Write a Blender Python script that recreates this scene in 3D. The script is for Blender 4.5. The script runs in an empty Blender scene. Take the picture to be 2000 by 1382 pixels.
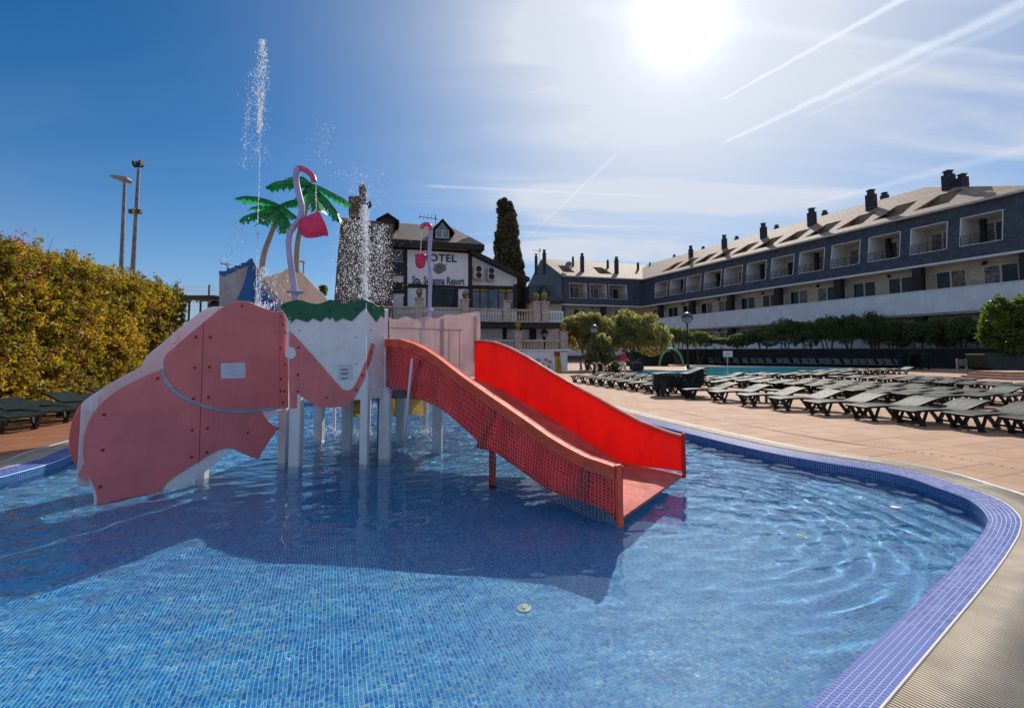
import bpy, bmesh, math, random
import numpy as np
from mathutils import Vector, Matrix
rnd = random.Random(7)
rng = np.random.default_rng(7)
S = bpy.context.scene
COL = S.collection
R = math.radians
PI = math.pi

# ------------------------------------------------------------------ camera
F, PITCH, HZ, EYE = 900.0, R(3.4), 688.0, 1.65
CY = HZ - F * math.tan(PITCH)
cam = bpy.data.cameras.new('camera'); co = bpy.data.objects.new('camera', cam); COL.objects.link(co)
co.location = (0, 0, EYE); co.rotation_euler = (R(90) + PITCH, 0, 0)
cam.sensor_width = 36; cam.lens = 36 * F / 2000; cam.shift_y = -(691 - CY) / 2000
cam.clip_end = 6000; cam.clip_start = .05
S.camera = co

# ------------------------------------------------------------------ sky, sun, exposure
SUN = Vector((.3824, 1.0, .754)).normalized()
sun_el = math.asin(SUN.z); sun_az = math.atan2(SUN.x, SUN.y)
lamp = bpy.data.lights.new('sun', 'SUN'); lamp.energy = 3.1; lamp.angle = R(.5); lamp.color = (1, .93, .83)
lo = bpy.data.objects.new('sun', lamp); COL.objects.link(lo); lo.rotation_euler = SUN.to_track_quat('Z', 'Y').to_euler()
lo.location = (0, 0, 60)
lamp.cycles.is_caustics_light = True
S.view_settings.view_transform = 'Standard'; S.view_settings.look = 'None'
S.view_settings.exposure = 0.65; S.view_settings.gamma = 1.0; S.view_settings.use_curve_mapping = False

def ray(x, y):
    u = (CY - y) / F; r = (x - 1000) / F
    Y = math.cos(PITCH) - u * math.sin(PITCH); Z = math.sin(PITCH) + u * math.cos(PITCH)
    return Vector((r / Y, 1.0, Z / Y))
def G(x, y, z=0.0):                 # the point of height z seen at a photo pixel
    a = ray(x, y); t = (z - EYE) / a.z
    return Vector((a.x * t, t, z))
def P(x, y, Y):                     # the point at distance Y seen at a photo pixel
    a = ray(x, y); return Vector((a.x * Y, Y, EYE + a.z * Y))

class NT:
    """small helper to write shader nodes"""
    def __init__(s, tree): s.t = tree
    def n(s, typ, **k):
        nd = s.t.nodes.new(typ)
        for a, b in k.items():
            if hasattr(nd, a) and a not in ('inputs',): setattr(nd, a, b)
        return nd
    def put(s, sock, v):
        if isinstance(v, bpy.types.NodeSocket): s.t.links.new(v, sock)
        elif v is not None:
            if isinstance(v, (tuple, list)) and len(v) == 3 and sock.type == 'RGBA': v = (*v, 1)
            sock.default_value = v
    def m(s, op, a, b=None, c=None, clamp=False):
        nd = s.t.nodes.new('ShaderNodeMath'); nd.operation = op; nd.use_clamp = clamp
        s.put(nd.inputs[0], a)
        if b is not None: s.put(nd.inputs[1], b)
        if c is not None: s.put(nd.inputs[2], c)
        return nd.outputs[0]
    def v(s, op, a, b=None):
        nd = s.t.nodes.new('ShaderNodeVectorMath'); nd.operation = op
        s.put(nd.inputs[0], a)
        if b is not None: s.put(nd.inputs[1], b)
        return nd.outputs['Value'] if op in ('DOT_PRODUCT', 'LENGTH', 'DISTANCE') else nd.outputs[0]
    def mix(s, f, a, b, blend='MIX'):
        nd = s.t.nodes.new('ShaderNodeMix'); nd.data_type = 'RGBA'; nd.blend_type = blend
        s.put(nd.inputs[0], f); s.put(nd.inputs[6], a); s.put(nd.inputs[7], b)
        return nd.outputs[2]
    def noise(s, vec, scale, detail=3, rough=.5, dist=0):
        nd = s.t.nodes.new('ShaderNodeTexNoise'); s.put(nd.inputs['Vector'], vec)
        nd.inputs['Scale'].default_value = scale; nd.inputs['Detail'].default_value = detail
        nd.inputs['Roughness'].default_value = rough; nd.inputs['Distortion'].default_value = dist
        return nd.outputs[0]
    def ramp(s, f, stops):
        nd = s.t.nodes.new('ShaderNodeValToRGB'); e = nd.color_ramp.elements
        while len(e) < len(stops): e.new(.5)
        for i, (p, c) in enumerate(stops):
            e[i].position = p; e[i].color = (*c, 1) if len(c) == 3 else c
        s.put(nd.inputs[0], f); return nd.outputs[0]
    def smooth(s, x, lo, hi, a=0., b=1.):
        nd = s.t.nodes.new('ShaderNodeMapRange'); nd.interpolation_type = 'SMOOTHSTEP'
        s.put(nd.inputs[0], x); nd.inputs[1].default_value = lo; nd.inputs[2].default_value = hi
        nd.inputs[3].default_value = a; nd.inputs[4].default_value = b
        return nd.outputs[0]

world = bpy.data.worlds.new('World'); S.world = world; world.use_nodes = True
def build_sky():
    t = NT(world.node_tree); bg = world.node_tree.nodes['Background']
    sk = t.n('ShaderNodeTexSky', sky_type='NISHITA', sun_disc=False)
    sk.sun_elevation = sun_el; sk.sun_rotation = sun_az; sk.air_density = 1.0; sk.dust_density = .25; sk.ozone_density = 4.0
    d = t.v('NORMALIZE', t.n('ShaderNodeTexCoord').outputs['Generated'])
    sep = t.n('ShaderNodeSeparateXYZ'); t.put(sep.inputs[0], d); z = sep.outputs[2]
    ang = t.m('MULTIPLY', t.m('ARCCOSINE', t.v('DOT_PRODUCT', d, tuple(SUN))), 180 / PI)
    # wind-drawn cirrus on a flat layer high above: direction divided by its height
    inv = t.m('DIVIDE', 1.0, t.m('MAXIMUM', t.m('ADD', z, .12), .03))
    cb = t.n('ShaderNodeCombineXYZ'); t.put(cb.inputs[0], t.m('MULTIPLY', sep.outputs[0], inv)); t.put(cb.inputs[1], t.m('MULTIPLY', sep.outputs[1], inv))
    mp = t.n('ShaderNodeMapping'); t.put(mp.inputs[0], cb.outputs[0]); mp.inputs['Rotation'].default_value = (0, 0, R(57)); mp.inputs['Scale'].default_value = (.42, 2.4, 1)
    n1 = t.noise(mp.outputs[0], 1.1, 6, .55, .5)
    n2 = t.noise(cb.outputs[0], .55, 4, .5, .2)
    # cirrus on the right; even veil overhead and behind added as fill light
    side = t.smooth(t.v('DOT_PRODUCT', d, tuple(Vector((-.66, .62, .42)).normalized())), .55, .97, 1, 0)   # the one clear patch is up on the left
    cir_fill = t.m('MULTIPLY', t.smooth(n1, .42, .70), t.smooth(n2, .36, .62))
    cir_fill = t.m('ADD', t.m('MULTIPLY', cir_fill, t.m('MULTIPLY_ADD', side, .85, .03)), t.m('MULTIPLY', side, .15))
    def expf(k, a): return t.m('MULTIPLY', t.m('EXPONENT', t.m('DIVIDE', ang, -k)), a)
    q_ = t.m('DIVIDE', ang, 27.)
    halo = t.m('ADD', t.m('MULTIPLY', t.m('EXPONENT', t.m('MULTIPLY', t.m('MULTIPLY', q_, q_), -1.0)), .9), cir_fill)
    hz = t.m('MULTIPLY', t.m('EXPONENT', t.m('DIVIDE', t.m('MAXIMUM', z, 0.), -.125)), .92)
    f = t.m('SUBTRACT', 1.0, t.m('MULTIPLY', t.m('SUBTRACT', 1.0, t.m('MINIMUM', halo, .93)), t.m('SUBTRACT', 1.0, hz)))
    base = t.mix(1.0, sk.outputs[0], (.01, .36, .58), 'MULTIPLY')
    veil = t.mix(t.m('MINIMUM', hz, 1.0), (4.5, 4.75, 5.35), (3.3, 3.5, 3.95))
    c = t.mix(f, base, veil)
    # contrails: great-circle bands between two directions
    def contrail(a, b, w, wob, amt, soft=1.0, pre=.5):
        nonlocal c
        A = ray(*a).normalized(); B = ray(*b).normalized(); N = A.cross(B).normalized(); T = N.cross(A).normalized()
        L = A.angle(B)
        u = t.m('ARCTAN2', t.v('DOT_PRODUCT', d, tuple(T)), t.v('DOT_PRODUCT', d, tuple(A)))   # 0 at A, L at B
        sc = t.v('SCALE', d); sc.node.inputs['Scale'].default_value = 1.0
        off = t.m('MULTIPLY', t.m('SUBTRACT', t.noise(d, 28, 4, .65), .5), wob)
        dist = t.m('ABSOLUTE', t.m('ADD', t.v('DOT_PRODUCT', d, tuple(N)), off))
        ww = t.m('MULTIPLY_ADD', u, (w * .25 - w) / L, w)                                    # tapers towards B
        q = t.m('DIVIDE', dist, t.m('MAXIMUM', ww, w * .15))
        band = t.m('MULTIPLY', t.smooth(q, 0, 1.0 * soft, 1, 0), t.smooth(u, L * .93, L, 1, 0))
        band = t.m('MULTIPLY', band, t.smooth(u, -pre - .15 * pre - .02, -pre + .02))
        band = t.m('MULTIPLY', band, t.m('MULTIPLY_ADD', t.noise(d, 60, 3, .6), .5, .6))
        c = t.mix(t.m('MULTIPLY', band, amt), c, (6.2, 6.5, 7.2))
    contrail((1760, 0), (1400, 200), .0075, .006, .62)
    contrail((2000, 5), (1400, 285), .014, .014, .48)
    contrail((2000, 30), (1560, 235), .010, .012, .18)
    contrail((2000, 290), (1560, 405), .012, .010, .18)
    contrail((900, 366), (1330, 386), .004, .004, .28, pre=.06)
    contrail((1165, 338), (1020, 474), .005, .004, .24, pre=.05)
    contrail((1790, 90), (2150, 130), .010, .012, .2)
    # bright aureole where the sun sits behind the thin cirrus
    gl = t.m('ADD', expf(1.7, 11.), expf(7.5, 2.1))
    mul = t.mix(1.0, (1, .97, .9), (1, 1, 1)); 
    cg = t.n('ShaderNodeCombineColor'); 
    t.put(cg.inputs[0], gl); t.put(cg.inputs[1], t.m('MULTIPLY', gl, .97)); t.put(cg.inputs[2], t.m('MULTIPLY', gl, .90))
    c = t.mix(1.0, c, cg.outputs[0], 'ADD')
    t.put(bg.inputs[0], c); bg.inputs[1].default_value = .10
build_sky()
S.cycles.use_denoising = True
S.cycles.max_bounces = 10; S.cycles.transparent_max_bounces = 16
S.cycles.sample_clamp_indirect = 6.0; S.cycles.sample_clamp_direct = 5.0; S.cycles.caustics_reflective = True; S.cycles.blur_glossy = .3

# ------------------------------------------------------------------ helpers
def basis_of(o):
    while o.parent is not None: o = o.parent
    return Matrix.Translation(o.location) @ o.rotation_euler.to_matrix().to_4x4()
def link(name, me, mats=None, parent=None, world=True, **props):
    if mats is not None:
        for m_ in (mats if isinstance(mats, (list, tuple)) else [mats]): me.materials.append(m_)
    if parent is not None and world: me.transform(basis_of(parent).inverted())
    o = bpy.data.objects.new(name, me); COL.objects.link(o)
    if parent is not None: o.parent = parent
    for k, v in props.items(): o[k] = v
    return o
def tag(o, label, cat, group=None):
    o['label'] = label; o['category'] = cat
    if group: o['group'] = group
    return o
def thing(name, label, cat, loc=(0, 0, 0), rz=0, group=None):
    o = bpy.data.objects.new(name, None); COL.objects.link(o)
    o.location = loc; o.rotation_euler = (0, 0, rz); o.empty_display_size = .2
    return tag(o, label, cat, group)
def structure(o): o['kind'] = 'structure'; return o
def stuff(o): o['kind'] = 'stuff'; return o
def dup(o, parent=None):
    c = o.copy(); COL.objects.link(c)
    if parent is not None: c.parent = parent
    for ch in [x for x in KIDS.get(o.name, [])]: dup(ch, c)
    return c
KIDS = {}
def learn(root):
    for o in bpy.data.objects:
        if o.parent is not None:
            KIDS.setdefault(o.parent.name, [])
            if o not in KIDS[o.parent.name]: KIDS[o.parent.name].append(o)
def npmesh(name, V, Q, smooth=False, mi=None):
    V = np.asarray(V, dtype=np.float32); Q = np.asarray(Q, dtype=np.int32)
    me = bpy.data.meshes.new(name)
    me.vertices.add(len(V)); me.vertices.foreach_set('co', V.ravel())
    k = Q.shape[1]; me.loops.add(Q.size); me.loops.foreach_set('vertex_index', Q.ravel())
    me.polygons.add(len(Q)); me.polygons.foreach_set('loop_start', np.arange(0, Q.size, k, dtype=np.int32))
    me.polygons.foreach_set('loop_total', np.full(len(Q), k, dtype=np.int32))
    if smooth: me.polygons.foreach_set('use_smooth', np.ones(len(Q), dtype=bool))
    if mi is not None: me.polygons.foreach_set('material_index', np.asarray(mi, dtype=np.int32))
    me.update(calc_edges=True); return me

class MB:
    def __init__(s): s.V = []; s.Fc = []; s.sm = []; s.mi = []; s.cur = 0
    def add(s, vs, fs, smooth=False):
        b = len(s.V); s.V += [tuple(v) for v in vs]
        for f in fs: s.Fc.append(tuple(i + b for i in f)); s.sm.append(smooth); s.mi.append(s.cur)
        return s
    def obox(s, o, a, b, c):          # box from corner o and edge vectors a, b, c
        o, a, b, c = Vector(o), Vector(a), Vector(b), Vector(c)
        if a.cross(b).dot(c) < 0: a, b = b, a
        vs = [o, o + a, o + a + b, o + b, o + c, o + a + c, o + a + b + c, o + b + c]
        return s.add(vs, [(3, 2, 1, 0), (4, 5, 6, 7), (0, 1, 5, 4), (1, 2, 6, 5), (2, 3, 7, 6), (3, 0, 4, 7)])
    def box(s, x0, x1, y0, y1, z0, z1): return s.obox((x0, y0, z0), (x1 - x0, 0, 0), (0, y1 - y0, 0), (0, 0, z1 - z0))
    def bar(s, p, q, w, h, up=(0, 0, 1)):      # rectangular bar from p to q
        p, q = Vector(p), Vector(q); d = (q - p); up = Vector(up)
        sd = d.cross(up)
        if sd.length < 1e-6: sd = d.cross(Vector((1, 0, 0)))
        sd.normalize(); u2 = sd.cross(d).normalized()
        return s.obox(p - sd * w / 2 - u2 * h / 2, d, sd * w, u2 * h)
    def poly(s, pts, n):               # extruded polygon: pts in order, n = thickness vector
        n = Vector(n); k = len(pts); pts = [Vector(p) for p in pts]
        nrm = Vector((0, 0, 0))
        for i in range(k): nrm += pts[i].cross(pts[(i + 1) % k])
        if nrm.dot(n) < 0: pts = pts[::-1]
        vs = pts + [p + n for p in pts]
        return s.add(vs, [tuple(range(k - 1, -1, -1)), tuple(range(k, 2 * k))] + [(i, (i + 1) % k, k + (i + 1) % k, k + i) for i in range(k)])
    def quad(s, a, b, c, d): return s.add([a, b, c, d], [(0, 1, 2, 3)])
    def tube(s, pts, r, seg=10, cap=True, smooth=True):
        pts = [Vector(p) for p in pts]; rs = r if isinstance(r, (list, tuple)) else [r] * len(pts)
        vs = []; up = Vector((.31, .17, .93))
        prev = None
        for i, p in enumerate(pts):
            d = (pts[min(i + 1, len(pts) - 1)] - pts[max(i - 1, 0)]).normalized()
            if prev is None:
                a = d.cross(up)
                if a.length < 1e-3: a = d.cross(Vector((1, 0, 0)))
                a.normalize()
            else:
                a = (prev - d * prev.dot(d)).normalized()
            prev = a; b = d.cross(a)
            vs += [p + (a * math.cos(2 * PI * k / seg) + b * math.sin(2 * PI * k / seg)) * rs[i] for k in range(seg)]
        fs = [(i * seg + k, i * seg + (k + 1) % seg, (i + 1) * seg + (k + 1) % seg, (i + 1) * seg + k) for i in range(len(pts) - 1) for k in range(seg)]
        s.add(vs, fs, smooth)
        if cap:
            s.add(vs[:seg], [tuple(range(seg - 1, -1, -1))]); s.add(vs[-seg:], [tuple(range(seg))])
        return s
    def lathe(s, c, prof, seg=16, ax=(0, 0, 1), smooth=True):   # prof: (radius, height) pairs
        ax = Vector(ax).normalized(); a = ax.cross(Vector((0, 1, .001)))
        if a.length < 1e-2: a = ax.cross(Vector((1, 0, 0)))
        a.normalize(); b = ax.cross(a); c = Vector(c); vs = []
        for r, h in prof: vs += [c + ax * h + (a * math.cos(2 * PI * k / seg) + b * math.sin(2 * PI * k / seg)) * max(r, 1e-4) for k in range(seg)]
        fs = [(i * seg + k, i * seg + (k + 1) % seg, (i + 1) * seg + (k + 1) % seg, (i + 1) * seg + k) for i in range(len(prof) - 1) for k in range(seg)]
        return s.add(vs, fs, smooth)
    def ball(s, c, r, seg=12, rings=7, sc=(1, 1, 1)):
        c = Vector(c); vs = []
        for i in range(rings + 1):
            th = PI * i / rings
            vs += [c + Vector((r * sc[0] * math.sin(th) * math.cos(2 * PI * k / seg), r * sc[1] * math.sin(th) * math.sin(2 * PI * k / seg), r * sc[2] * math.cos(th))) for k in range(seg)]
        fs = [(i * seg + k, (i + 1) * seg + k, (i + 1) * seg + (k + 1) % seg, i * seg + (k + 1) % seg) for i in range(rings) for k in range(seg)]
        return s.add(vs, fs, True)
    def mesh(s, name):
        me = bpy.data.meshes.new(name); me.from_pydata(s.V, [], s.Fc)
        me.polygons.foreach_set('use_smooth', s.sm); me.polygons.foreach_set('material_index', s.mi)
        return me
    def build(s, name, mat, parent=None, bevel=0, world=True, **props):
        me = s.mesh(name)
        if bevel:
            bm = bmesh.new(); bm.from_mesh(me); bmesh.ops.remove_doubles(bm, verts=bm.verts, dist=1e-5)
            ed = [e for e in bm.edges if len(e.link_faces) == 2 and e.calc_face_angle(0) > .6]
            bmesh.ops.bevel(bm, geom=ed, offset=bevel, segments=1, affect='EDGES', clamp_overlap=True)
            bm.to_mesh(me); bm.free()
        return link(name, me, mat, parent, world, **props)

# ------------------------------------------------------------------ materials
def mat(name, col, rough=.6, metal=0, vary=.12, vscale=3., bump=0, bscale=40., transl=0, coat=0, col2=None, ior=None, spec=None, island=0, dirt=None, streak=0):
    m = bpy.data.materials.new(name); m.use_nodes = True; t = NT(m.node_tree)
    b = m.node_tree.nodes['Principled BSDF']; o = t.n('ShaderNodeTexCoord').outputs['Object']
    geo = t.n('ShaderNodeNewGeometry')
    pos = geo.outputs['Position']
    n = t.noise(pos, vscale, 5, .6)
    c2 = col2 or tuple(x * (1 - vary * 2) for x in col)
    c1 = col if col2 else tuple(min(1, x * (1 + vary)) for x in col)
    c = t.mix(t.smooth(n, .3, .7), c1, c2)
    if island:
        h = t.m('MULTIPLY_ADD', geo.outputs['Random Per Island'], 2 * island, 1 - island)
        cc = t.n('ShaderNodeCombineColor'); [t.put(cc.inputs[i], h) for i in range(3)]
        c = t.mix(1., c, cc.outputs[0], 'MULTIPLY')
    if dirt:                                   # stains with a shape of their own
        dn = t.noise(pos, dirt[1], 8, .7, 1.5)
        c = t.mix(t.m('MULTIPLY', t.smooth(dn, .52, .75), dirt[2]), c, dirt[0])
    if streak:                                 # run marks down the face
        mp = t.n('ShaderNodeMapping'); t.put(mp.inputs[0], pos); mp.inputs['Scale'].default_value = (7, 7, .55)
        sn = t.noise(mp.outputs[0], 1.6, 5, .65)
        k = t.m('MULTIPLY_ADD', t.smooth(sn, .35, .7), -streak, 1 + streak * .4)
        cc = t.n('ShaderNodeCombineColor'); [t.put(cc.inputs[i], k) for i in range(3)]
        c = t.mix(1., c, cc.outputs[0], 'MULTIPLY')
    t.put(b.inputs['Base Color'], c); b.inputs['Metallic'].default_value = metal
    t.put(b.inputs['Roughness'], t.m('MULTIPLY_ADD', t.noise(pos, vscale * 4, 3), .25, rough - .12, clamp=True))
    if coat: b.inputs['Coat Weight'].default_value = coat
    if spec is not None: b.inputs['Specular IOR Level'].default_value = spec
    if bump:
        bp = t.n('ShaderNodeBump'); bp.inputs['Strength'].default_value = bump; bp.inputs['Distance'].default_value = .02
        t.put(bp.inputs['Height'], t.noise(pos, bscale, 5, .65)); t.put(b.inputs['Normal'], bp.outputs[0])
    if transl:
        tr = t.n('ShaderNodeBsdfTranslucent'); t.put(tr.inputs[0], c)
        mx = t.n('ShaderNodeMixShader'); mx.inputs[0].default_value = transl
        out = m.node_tree.nodes['Material Output']
        t.put(mx.inputs[1], b.outputs[0]); t.put(mx.inputs[2], tr.outputs[0]); t.put(out.inputs[0], mx.outputs[0])
    m['p'] = 1
    return m

def leaf_mat(name, stops, patch=.6, transl=.45, rough=.45, fleck=.35):
    m = bpy.data.materials.new(name); m.use_nodes = True; t = NT(m.node_tree)
    b = m.node_tree.nodes['Principled BSDF']; geo = t.n('ShaderNodeNewGeometry')
    f = t.m('ADD', t.m('MULTIPLY', t.smooth(t.noise(geo.outputs['Position'], patch, 4, .6), .28, .72), 1 - fleck), t.m('MULTIPLY', geo.outputs['Random Per Island'], fleck))
    c = t.ramp(f, stops)
    t.put(b.inputs['Base Color'], c); b.inputs['Roughness'].default_value = rough
    tr = t.n('ShaderNodeBsdfTranslucent'); t.put(tr.inputs[0], t.mix(1., c, (1.5, 1.45, .8), 'MULTIPLY'))
    mx = t.n('ShaderNodeMixShader'); mx.inputs[0].default_value = transl
    t.put(mx.inputs[1], b.outputs[0]); t.put(mx.inputs[2], tr.outputs[0]); t.put(m.node_tree.nodes['Material Output'].inputs[0], mx.outputs[0])
    return m

def course_mat(name, c1, c2, joint, scale, bw, bh, bump=.5, rough=.7, transform=None, mort=.02):
    """fine courses of stone / slate / brick too far off to tell apart, laid over a wall frame"""
    m = bpy.data.materials.new(name); m.use_nodes = True; t = NT(m.node_tree)
    b = m.node_tree.nodes['Principled BSDF']; geo = t.n('ShaderNodeNewGeometry'); pos = geo.outputs['Position']
    sp = t.n('ShaderNodeSeparateXYZ'); t.put(sp.inputs[0], pos)
    ax = transform or (1, 0)
    u = t.m('ADD', t.m('MULTIPLY', sp.outputs[0], ax[0]), t.m('MULTIPLY', sp.outputs[1], ax[1]))
    cb = t.n('ShaderNodeCombineXYZ'); t.put(cb.inputs[0], u); t.put(cb.inputs[1], sp.outputs[2])
    br = t.n('ShaderNodeTexBrick'); t.put(br.inputs[0], cb.outputs[0])
    br.inputs['Color1'].default_value = (*c1, 1); br.inputs['Color2'].default_value = (*c2, 1); br.inputs['Mortar'].default_value = (*joint, 1)
    br.inputs['Scale'].default_value = scale; br.inputs['Mortar Size'].default_value = mort; br.inputs['Brick Width'].default_value = bw; br.inputs['Row Height'].default_value = bh
    br.inputs['Bias'].default_value = 0
    n = t.noise(pos, 1.3, 6, .7)
    c = t.mix(.6, br.outputs[0], t.ramp(n, [(.3, (.55, .55, .55)), (.7, (1.2, 1.2, 1.2))]), 'MULTIPLY')
    t.put(b.inputs['Base Color'], c); b.inputs['Roughness'].default_value = rough
    bp = t.n('ShaderNodeBump'); bp.inputs['Strength'].default_value = bump; bp.inputs['Distance'].default_value = .04
    t.put(bp.inputs['Height'], t.m('SUBTRACT', t.m('MULTIPLY', t.noise(pos, 14, 4), .6), br.outputs['Fac'])); t.put(b.inputs['Normal'], bp.outputs[0])
    return m

M = {}
M['pink'] = mat('faded_coral_panel', (.76, .19, .185), .42, streak=.07, vary=.06, vscale=2., dirt=((.70, .17, .10), 1.3, .4))
M['white'] = mat('white_play_panel', (.82, .81, .82), .4, streak=.06, vary=.04, vscale=2., dirt=((.5, .48, .5), 2.3, .3))
M['backwhite'] = mat('thin_white_panel', (.74, .62, .60), .45, streak=.14, vary=.05, transl=.42)
M['beige'] = mat('sunlit_beige_panel', (.72, .58, .50), .5, vary=.05, transl=.4)
M['green'] = mat('dark_green_panel', (.004, .125, .05), .45, vary=.1)
M['blue'] = mat('blue_panel', (.01, .12, .36), .4, vary=.1, transl=.15)
M['bolt'] = mat('red_bolt_cap', (.30, .02, .02), .4)
M['graybolt'] = mat('grey_bolt_cap', (.42, .42, .46), .4)
M['strip'] = mat('pale_blue_strip', (.33, .40, .52), .4)
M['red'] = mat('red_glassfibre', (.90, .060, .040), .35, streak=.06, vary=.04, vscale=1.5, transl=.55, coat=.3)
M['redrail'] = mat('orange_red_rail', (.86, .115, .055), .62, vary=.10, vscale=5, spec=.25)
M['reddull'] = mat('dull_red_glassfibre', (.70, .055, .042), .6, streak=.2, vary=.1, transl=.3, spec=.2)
M['chute'] = mat('worn_red_chute', (.58, .15, .12), .7, vary=.15, vscale=2.5, spec=.12)
M['net'] = mat('net_cord', (.76, .62, .60), .8, transl=.3)
M['lilac'] = mat('lilac_pipe', (.42, .38, .60), .3, vary=.08, coat=.4)
M['pinkpipe'] = mat('pink_pipe', (.72, .10, .22), .32, vary=.08, transl=.15, coat=.3)
M['magenta'] = mat('pink_bucket', (.74, .06, .20), .34, vary=.06, transl=.3, coat=.3)
M['palmleaf'] = mat('green_plastic_frond', (.025, .36, .08), .3, vary=.25, vscale=6, transl=.5, coat=.3)
M['palmtrunk'] = mat('tan_plastic_trunk', (.40, .31, .24), .5)
M['yellow'] = mat('yellow_plastic', (.72, .48, .02), .4, transl=.2)
M['darkmetal'] = mat('dark_metal', (.022, .022, .026), .5, .3)
M['grey'] = mat('grey_galvanised_metal', (.22, .21, .23), .5, .3, vary=.2)
M['lounger'] = mat('dark_green_resin', (.014, .026, .020), .62, vary=.35, vscale=9, spec=.26)
M['loungerleg'] = mat('dark_resin_leg', (.016, .02, .019), .45, vary=.2)
M['paper'] = mat('laminated_paper', (.62, .64, .72), .3, vary=.03)
M['ink'] = mat('dark_print', (.03, .03, .04), .6)
M['render'] = mat('white_house_render', (.80, .79, .80), .8, vary=.06, vscale=1.2, bump=.1, dirt=((.42, .42, .44), 1.5, .3))
M['cream'] = mat('cream_render', (.44, .38, .31), .85, vary=.1, vscale=1.)
M['beam'] = mat('dark_timber', (.028, .020, .018), .7, vary=.3, vscale=4)
M['terra'] = mat('terracotta', (.32, .13, .07), .7, vary=.15)
M['stonebal'] = mat('pinkish_balustrade_stone', (.50, .39, .32), .8, vary=.15, vscale=4, bump=.2)
M['glass'] = mat('dark_window_glass', (.020, .026, .032), .12, vary=.3, vscale=.7, spec=.3)
M['curtain'] = mat('window_with_curtain', (.20, .15, .13), .5, vary=.35, vscale=2.5)
M['amber'] = mat('amber_blind', (.40, .24, .04), .6)
M['frame'] = mat('window_frame_metal', (.62, .55, .47), .5)
M['parapet'] = mat('white_board_parapet', (.82, .80, .80), .7, streak=.15, vary=.05, vscale=.8, dirt=((.55, .53, .52), .8, .3))
M['reveal'] = mat('pale_reveal_paint', (.78, .75, .72), .7, vary=.05)
M['trunk'] = mat('bark', (.07, .055, .042), .9, vary=.3, vscale=8, bump=.5)
M['kerb'] = mat('pale_stone_kerb', (.46, .40, .34), .7, vary=.15, vscale=5, bump=.2)
M['purplekerb'] = mat('violet_kerb_tile', (.24, .16, .42), .4, vary=.15)
M['rough_dark'] = mat('dark_wet_wall', (.007, .009, .008), .8, vary=.4, vscale=1.)
WD = Vector((-.393, 1)).normalized()          # the direction of the long wing
M['slate'] = course_mat('slate_hung_wall', (.055, .066, .090), (.095, .105, .13), (.035, .04, .052), 1.0, .42, .22, .7, .6, (WD.x, WD.y), .012)
M['slate2'] = course_mat('slate_hung_wall_far', (.055, .066, .090), (.095, .105, .13), (.035, .04, .052), 1.0, .42, .22, .7, .6, (.965, .26), .012)
M['brick'] = course_mat('pale_stone_courses', (.52, .43, .30), (.62, .52, .37), (.40, .33, .23), 1.0, 1.1, .24, .5, .8, (WD.x, WD.y), .016)
M['brick2'] = course_mat('pale_stone_courses_far', (.52, .43, .30), (.62, .52, .37), (.40, .33, .23), 1.0, 1.1, .24, .5, .8, (.965, .26), .016)
M['rooftile'] = course_mat('beige_slate_roof', (.42, .285, .19), (.54, .375, .26), (.12, .09, .07), 1.0, .7, .26, .6, .78, (WD.x, WD.y), .03)
M['rooftile2'] = course_mat('beige_slate_roof_far', (.42, .285, .19), (.54, .375, .26), (.12, .09, .07), 1.0, .7, .26, .6, .78, (.965, .26), .03)
M['houseroof'] = course_mat('brown_tiled_roof', (.26, .19, .14), (.34, .255, .19), (.12, .09, .07), 1.0, .35, .14, .8, .6, (.965, .26), .03)
M['rubble'] = course_mat('brown_rubble_stone', (.20, .145, .105), (.34, .25, .19), (.08, .06, .047), 1.0, .42, .24, 1.0, .9, (.965, .26), .04)
M['chimney'] = mat('slate_clad_chimney', (.035, .034, .045), .7, vary=.3, vscale=2)

# water of the paddling pool: clear, slightly blue, refracting
def water_mat(name, col):
    m = bpy.data.materials.new(name); m.use_nodes = True; b = m.node_tree.nodes['Principled BSDF']
    b.inputs['Base Color'].default_value = (*col, 1); b.inputs['Transmission Weight'].default_value = 1
    b.inputs['Roughness'].default_value = 0; b.inputs['IOR'].default_value = 1.33
    return m
M['water'] = water_mat('clear_pool_water', (.80, .95, 1.0))
def mosaic_mat(name, stops, rough=.25):
    m = bpy.data.materials.new(name); m.use_nodes = True; t = NT(m.node_tree); b = m.node_tree.nodes['Principled BSDF']
    geo = t.n('ShaderNodeNewGeometry')
    f = t.m('MULTIPLY_ADD', t.m('SUBTRACT', t.noise(geo.outputs['Position'], .9, 3), .5), .5, geo.outputs['Random Per Island'], clamp=True)
    t.put(b.inputs['Base Color'], t.ramp(f, stops)); b.inputs['Roughness'].default_value = rough
    b.inputs['Specular IOR Level'].default_value = .15 if rough > .4 else .22
    if rough < .4: b.inputs['Roughness'].default_value = .42
    return m
M['mosaic'] = mosaic_mat('blue_glass_mosaic', [(0, (.006, .15, .48)), (.2, (.010, .23, .58)), (.42, (.018, .32, .66)), (.62, (.05, .36, .62)), (.78, (.11, .33, .66)), (.92, (.14, .46, .60)), (1, (.30, .46, .58))])
M['violet'] = mosaic_mat('violet_blue_mosaic', [(0, (.015, .04, .27)), (.25, (.04, .075, .36)), (.55, (.065, .115, .43)), (.85, (.11, .16, .48)), (1, (.18, .22, .48))], .6)
M['grout'] = mat('pale_grout', (.58, .76, .84), .8, vary=.05)
M['wallblue'] = mosaic_mat('deep_blue_mosaic', [(0, (.002, .06, .25)), (.5, (.004, .10, .36)), (1, (.01, .15, .42))])

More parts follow.
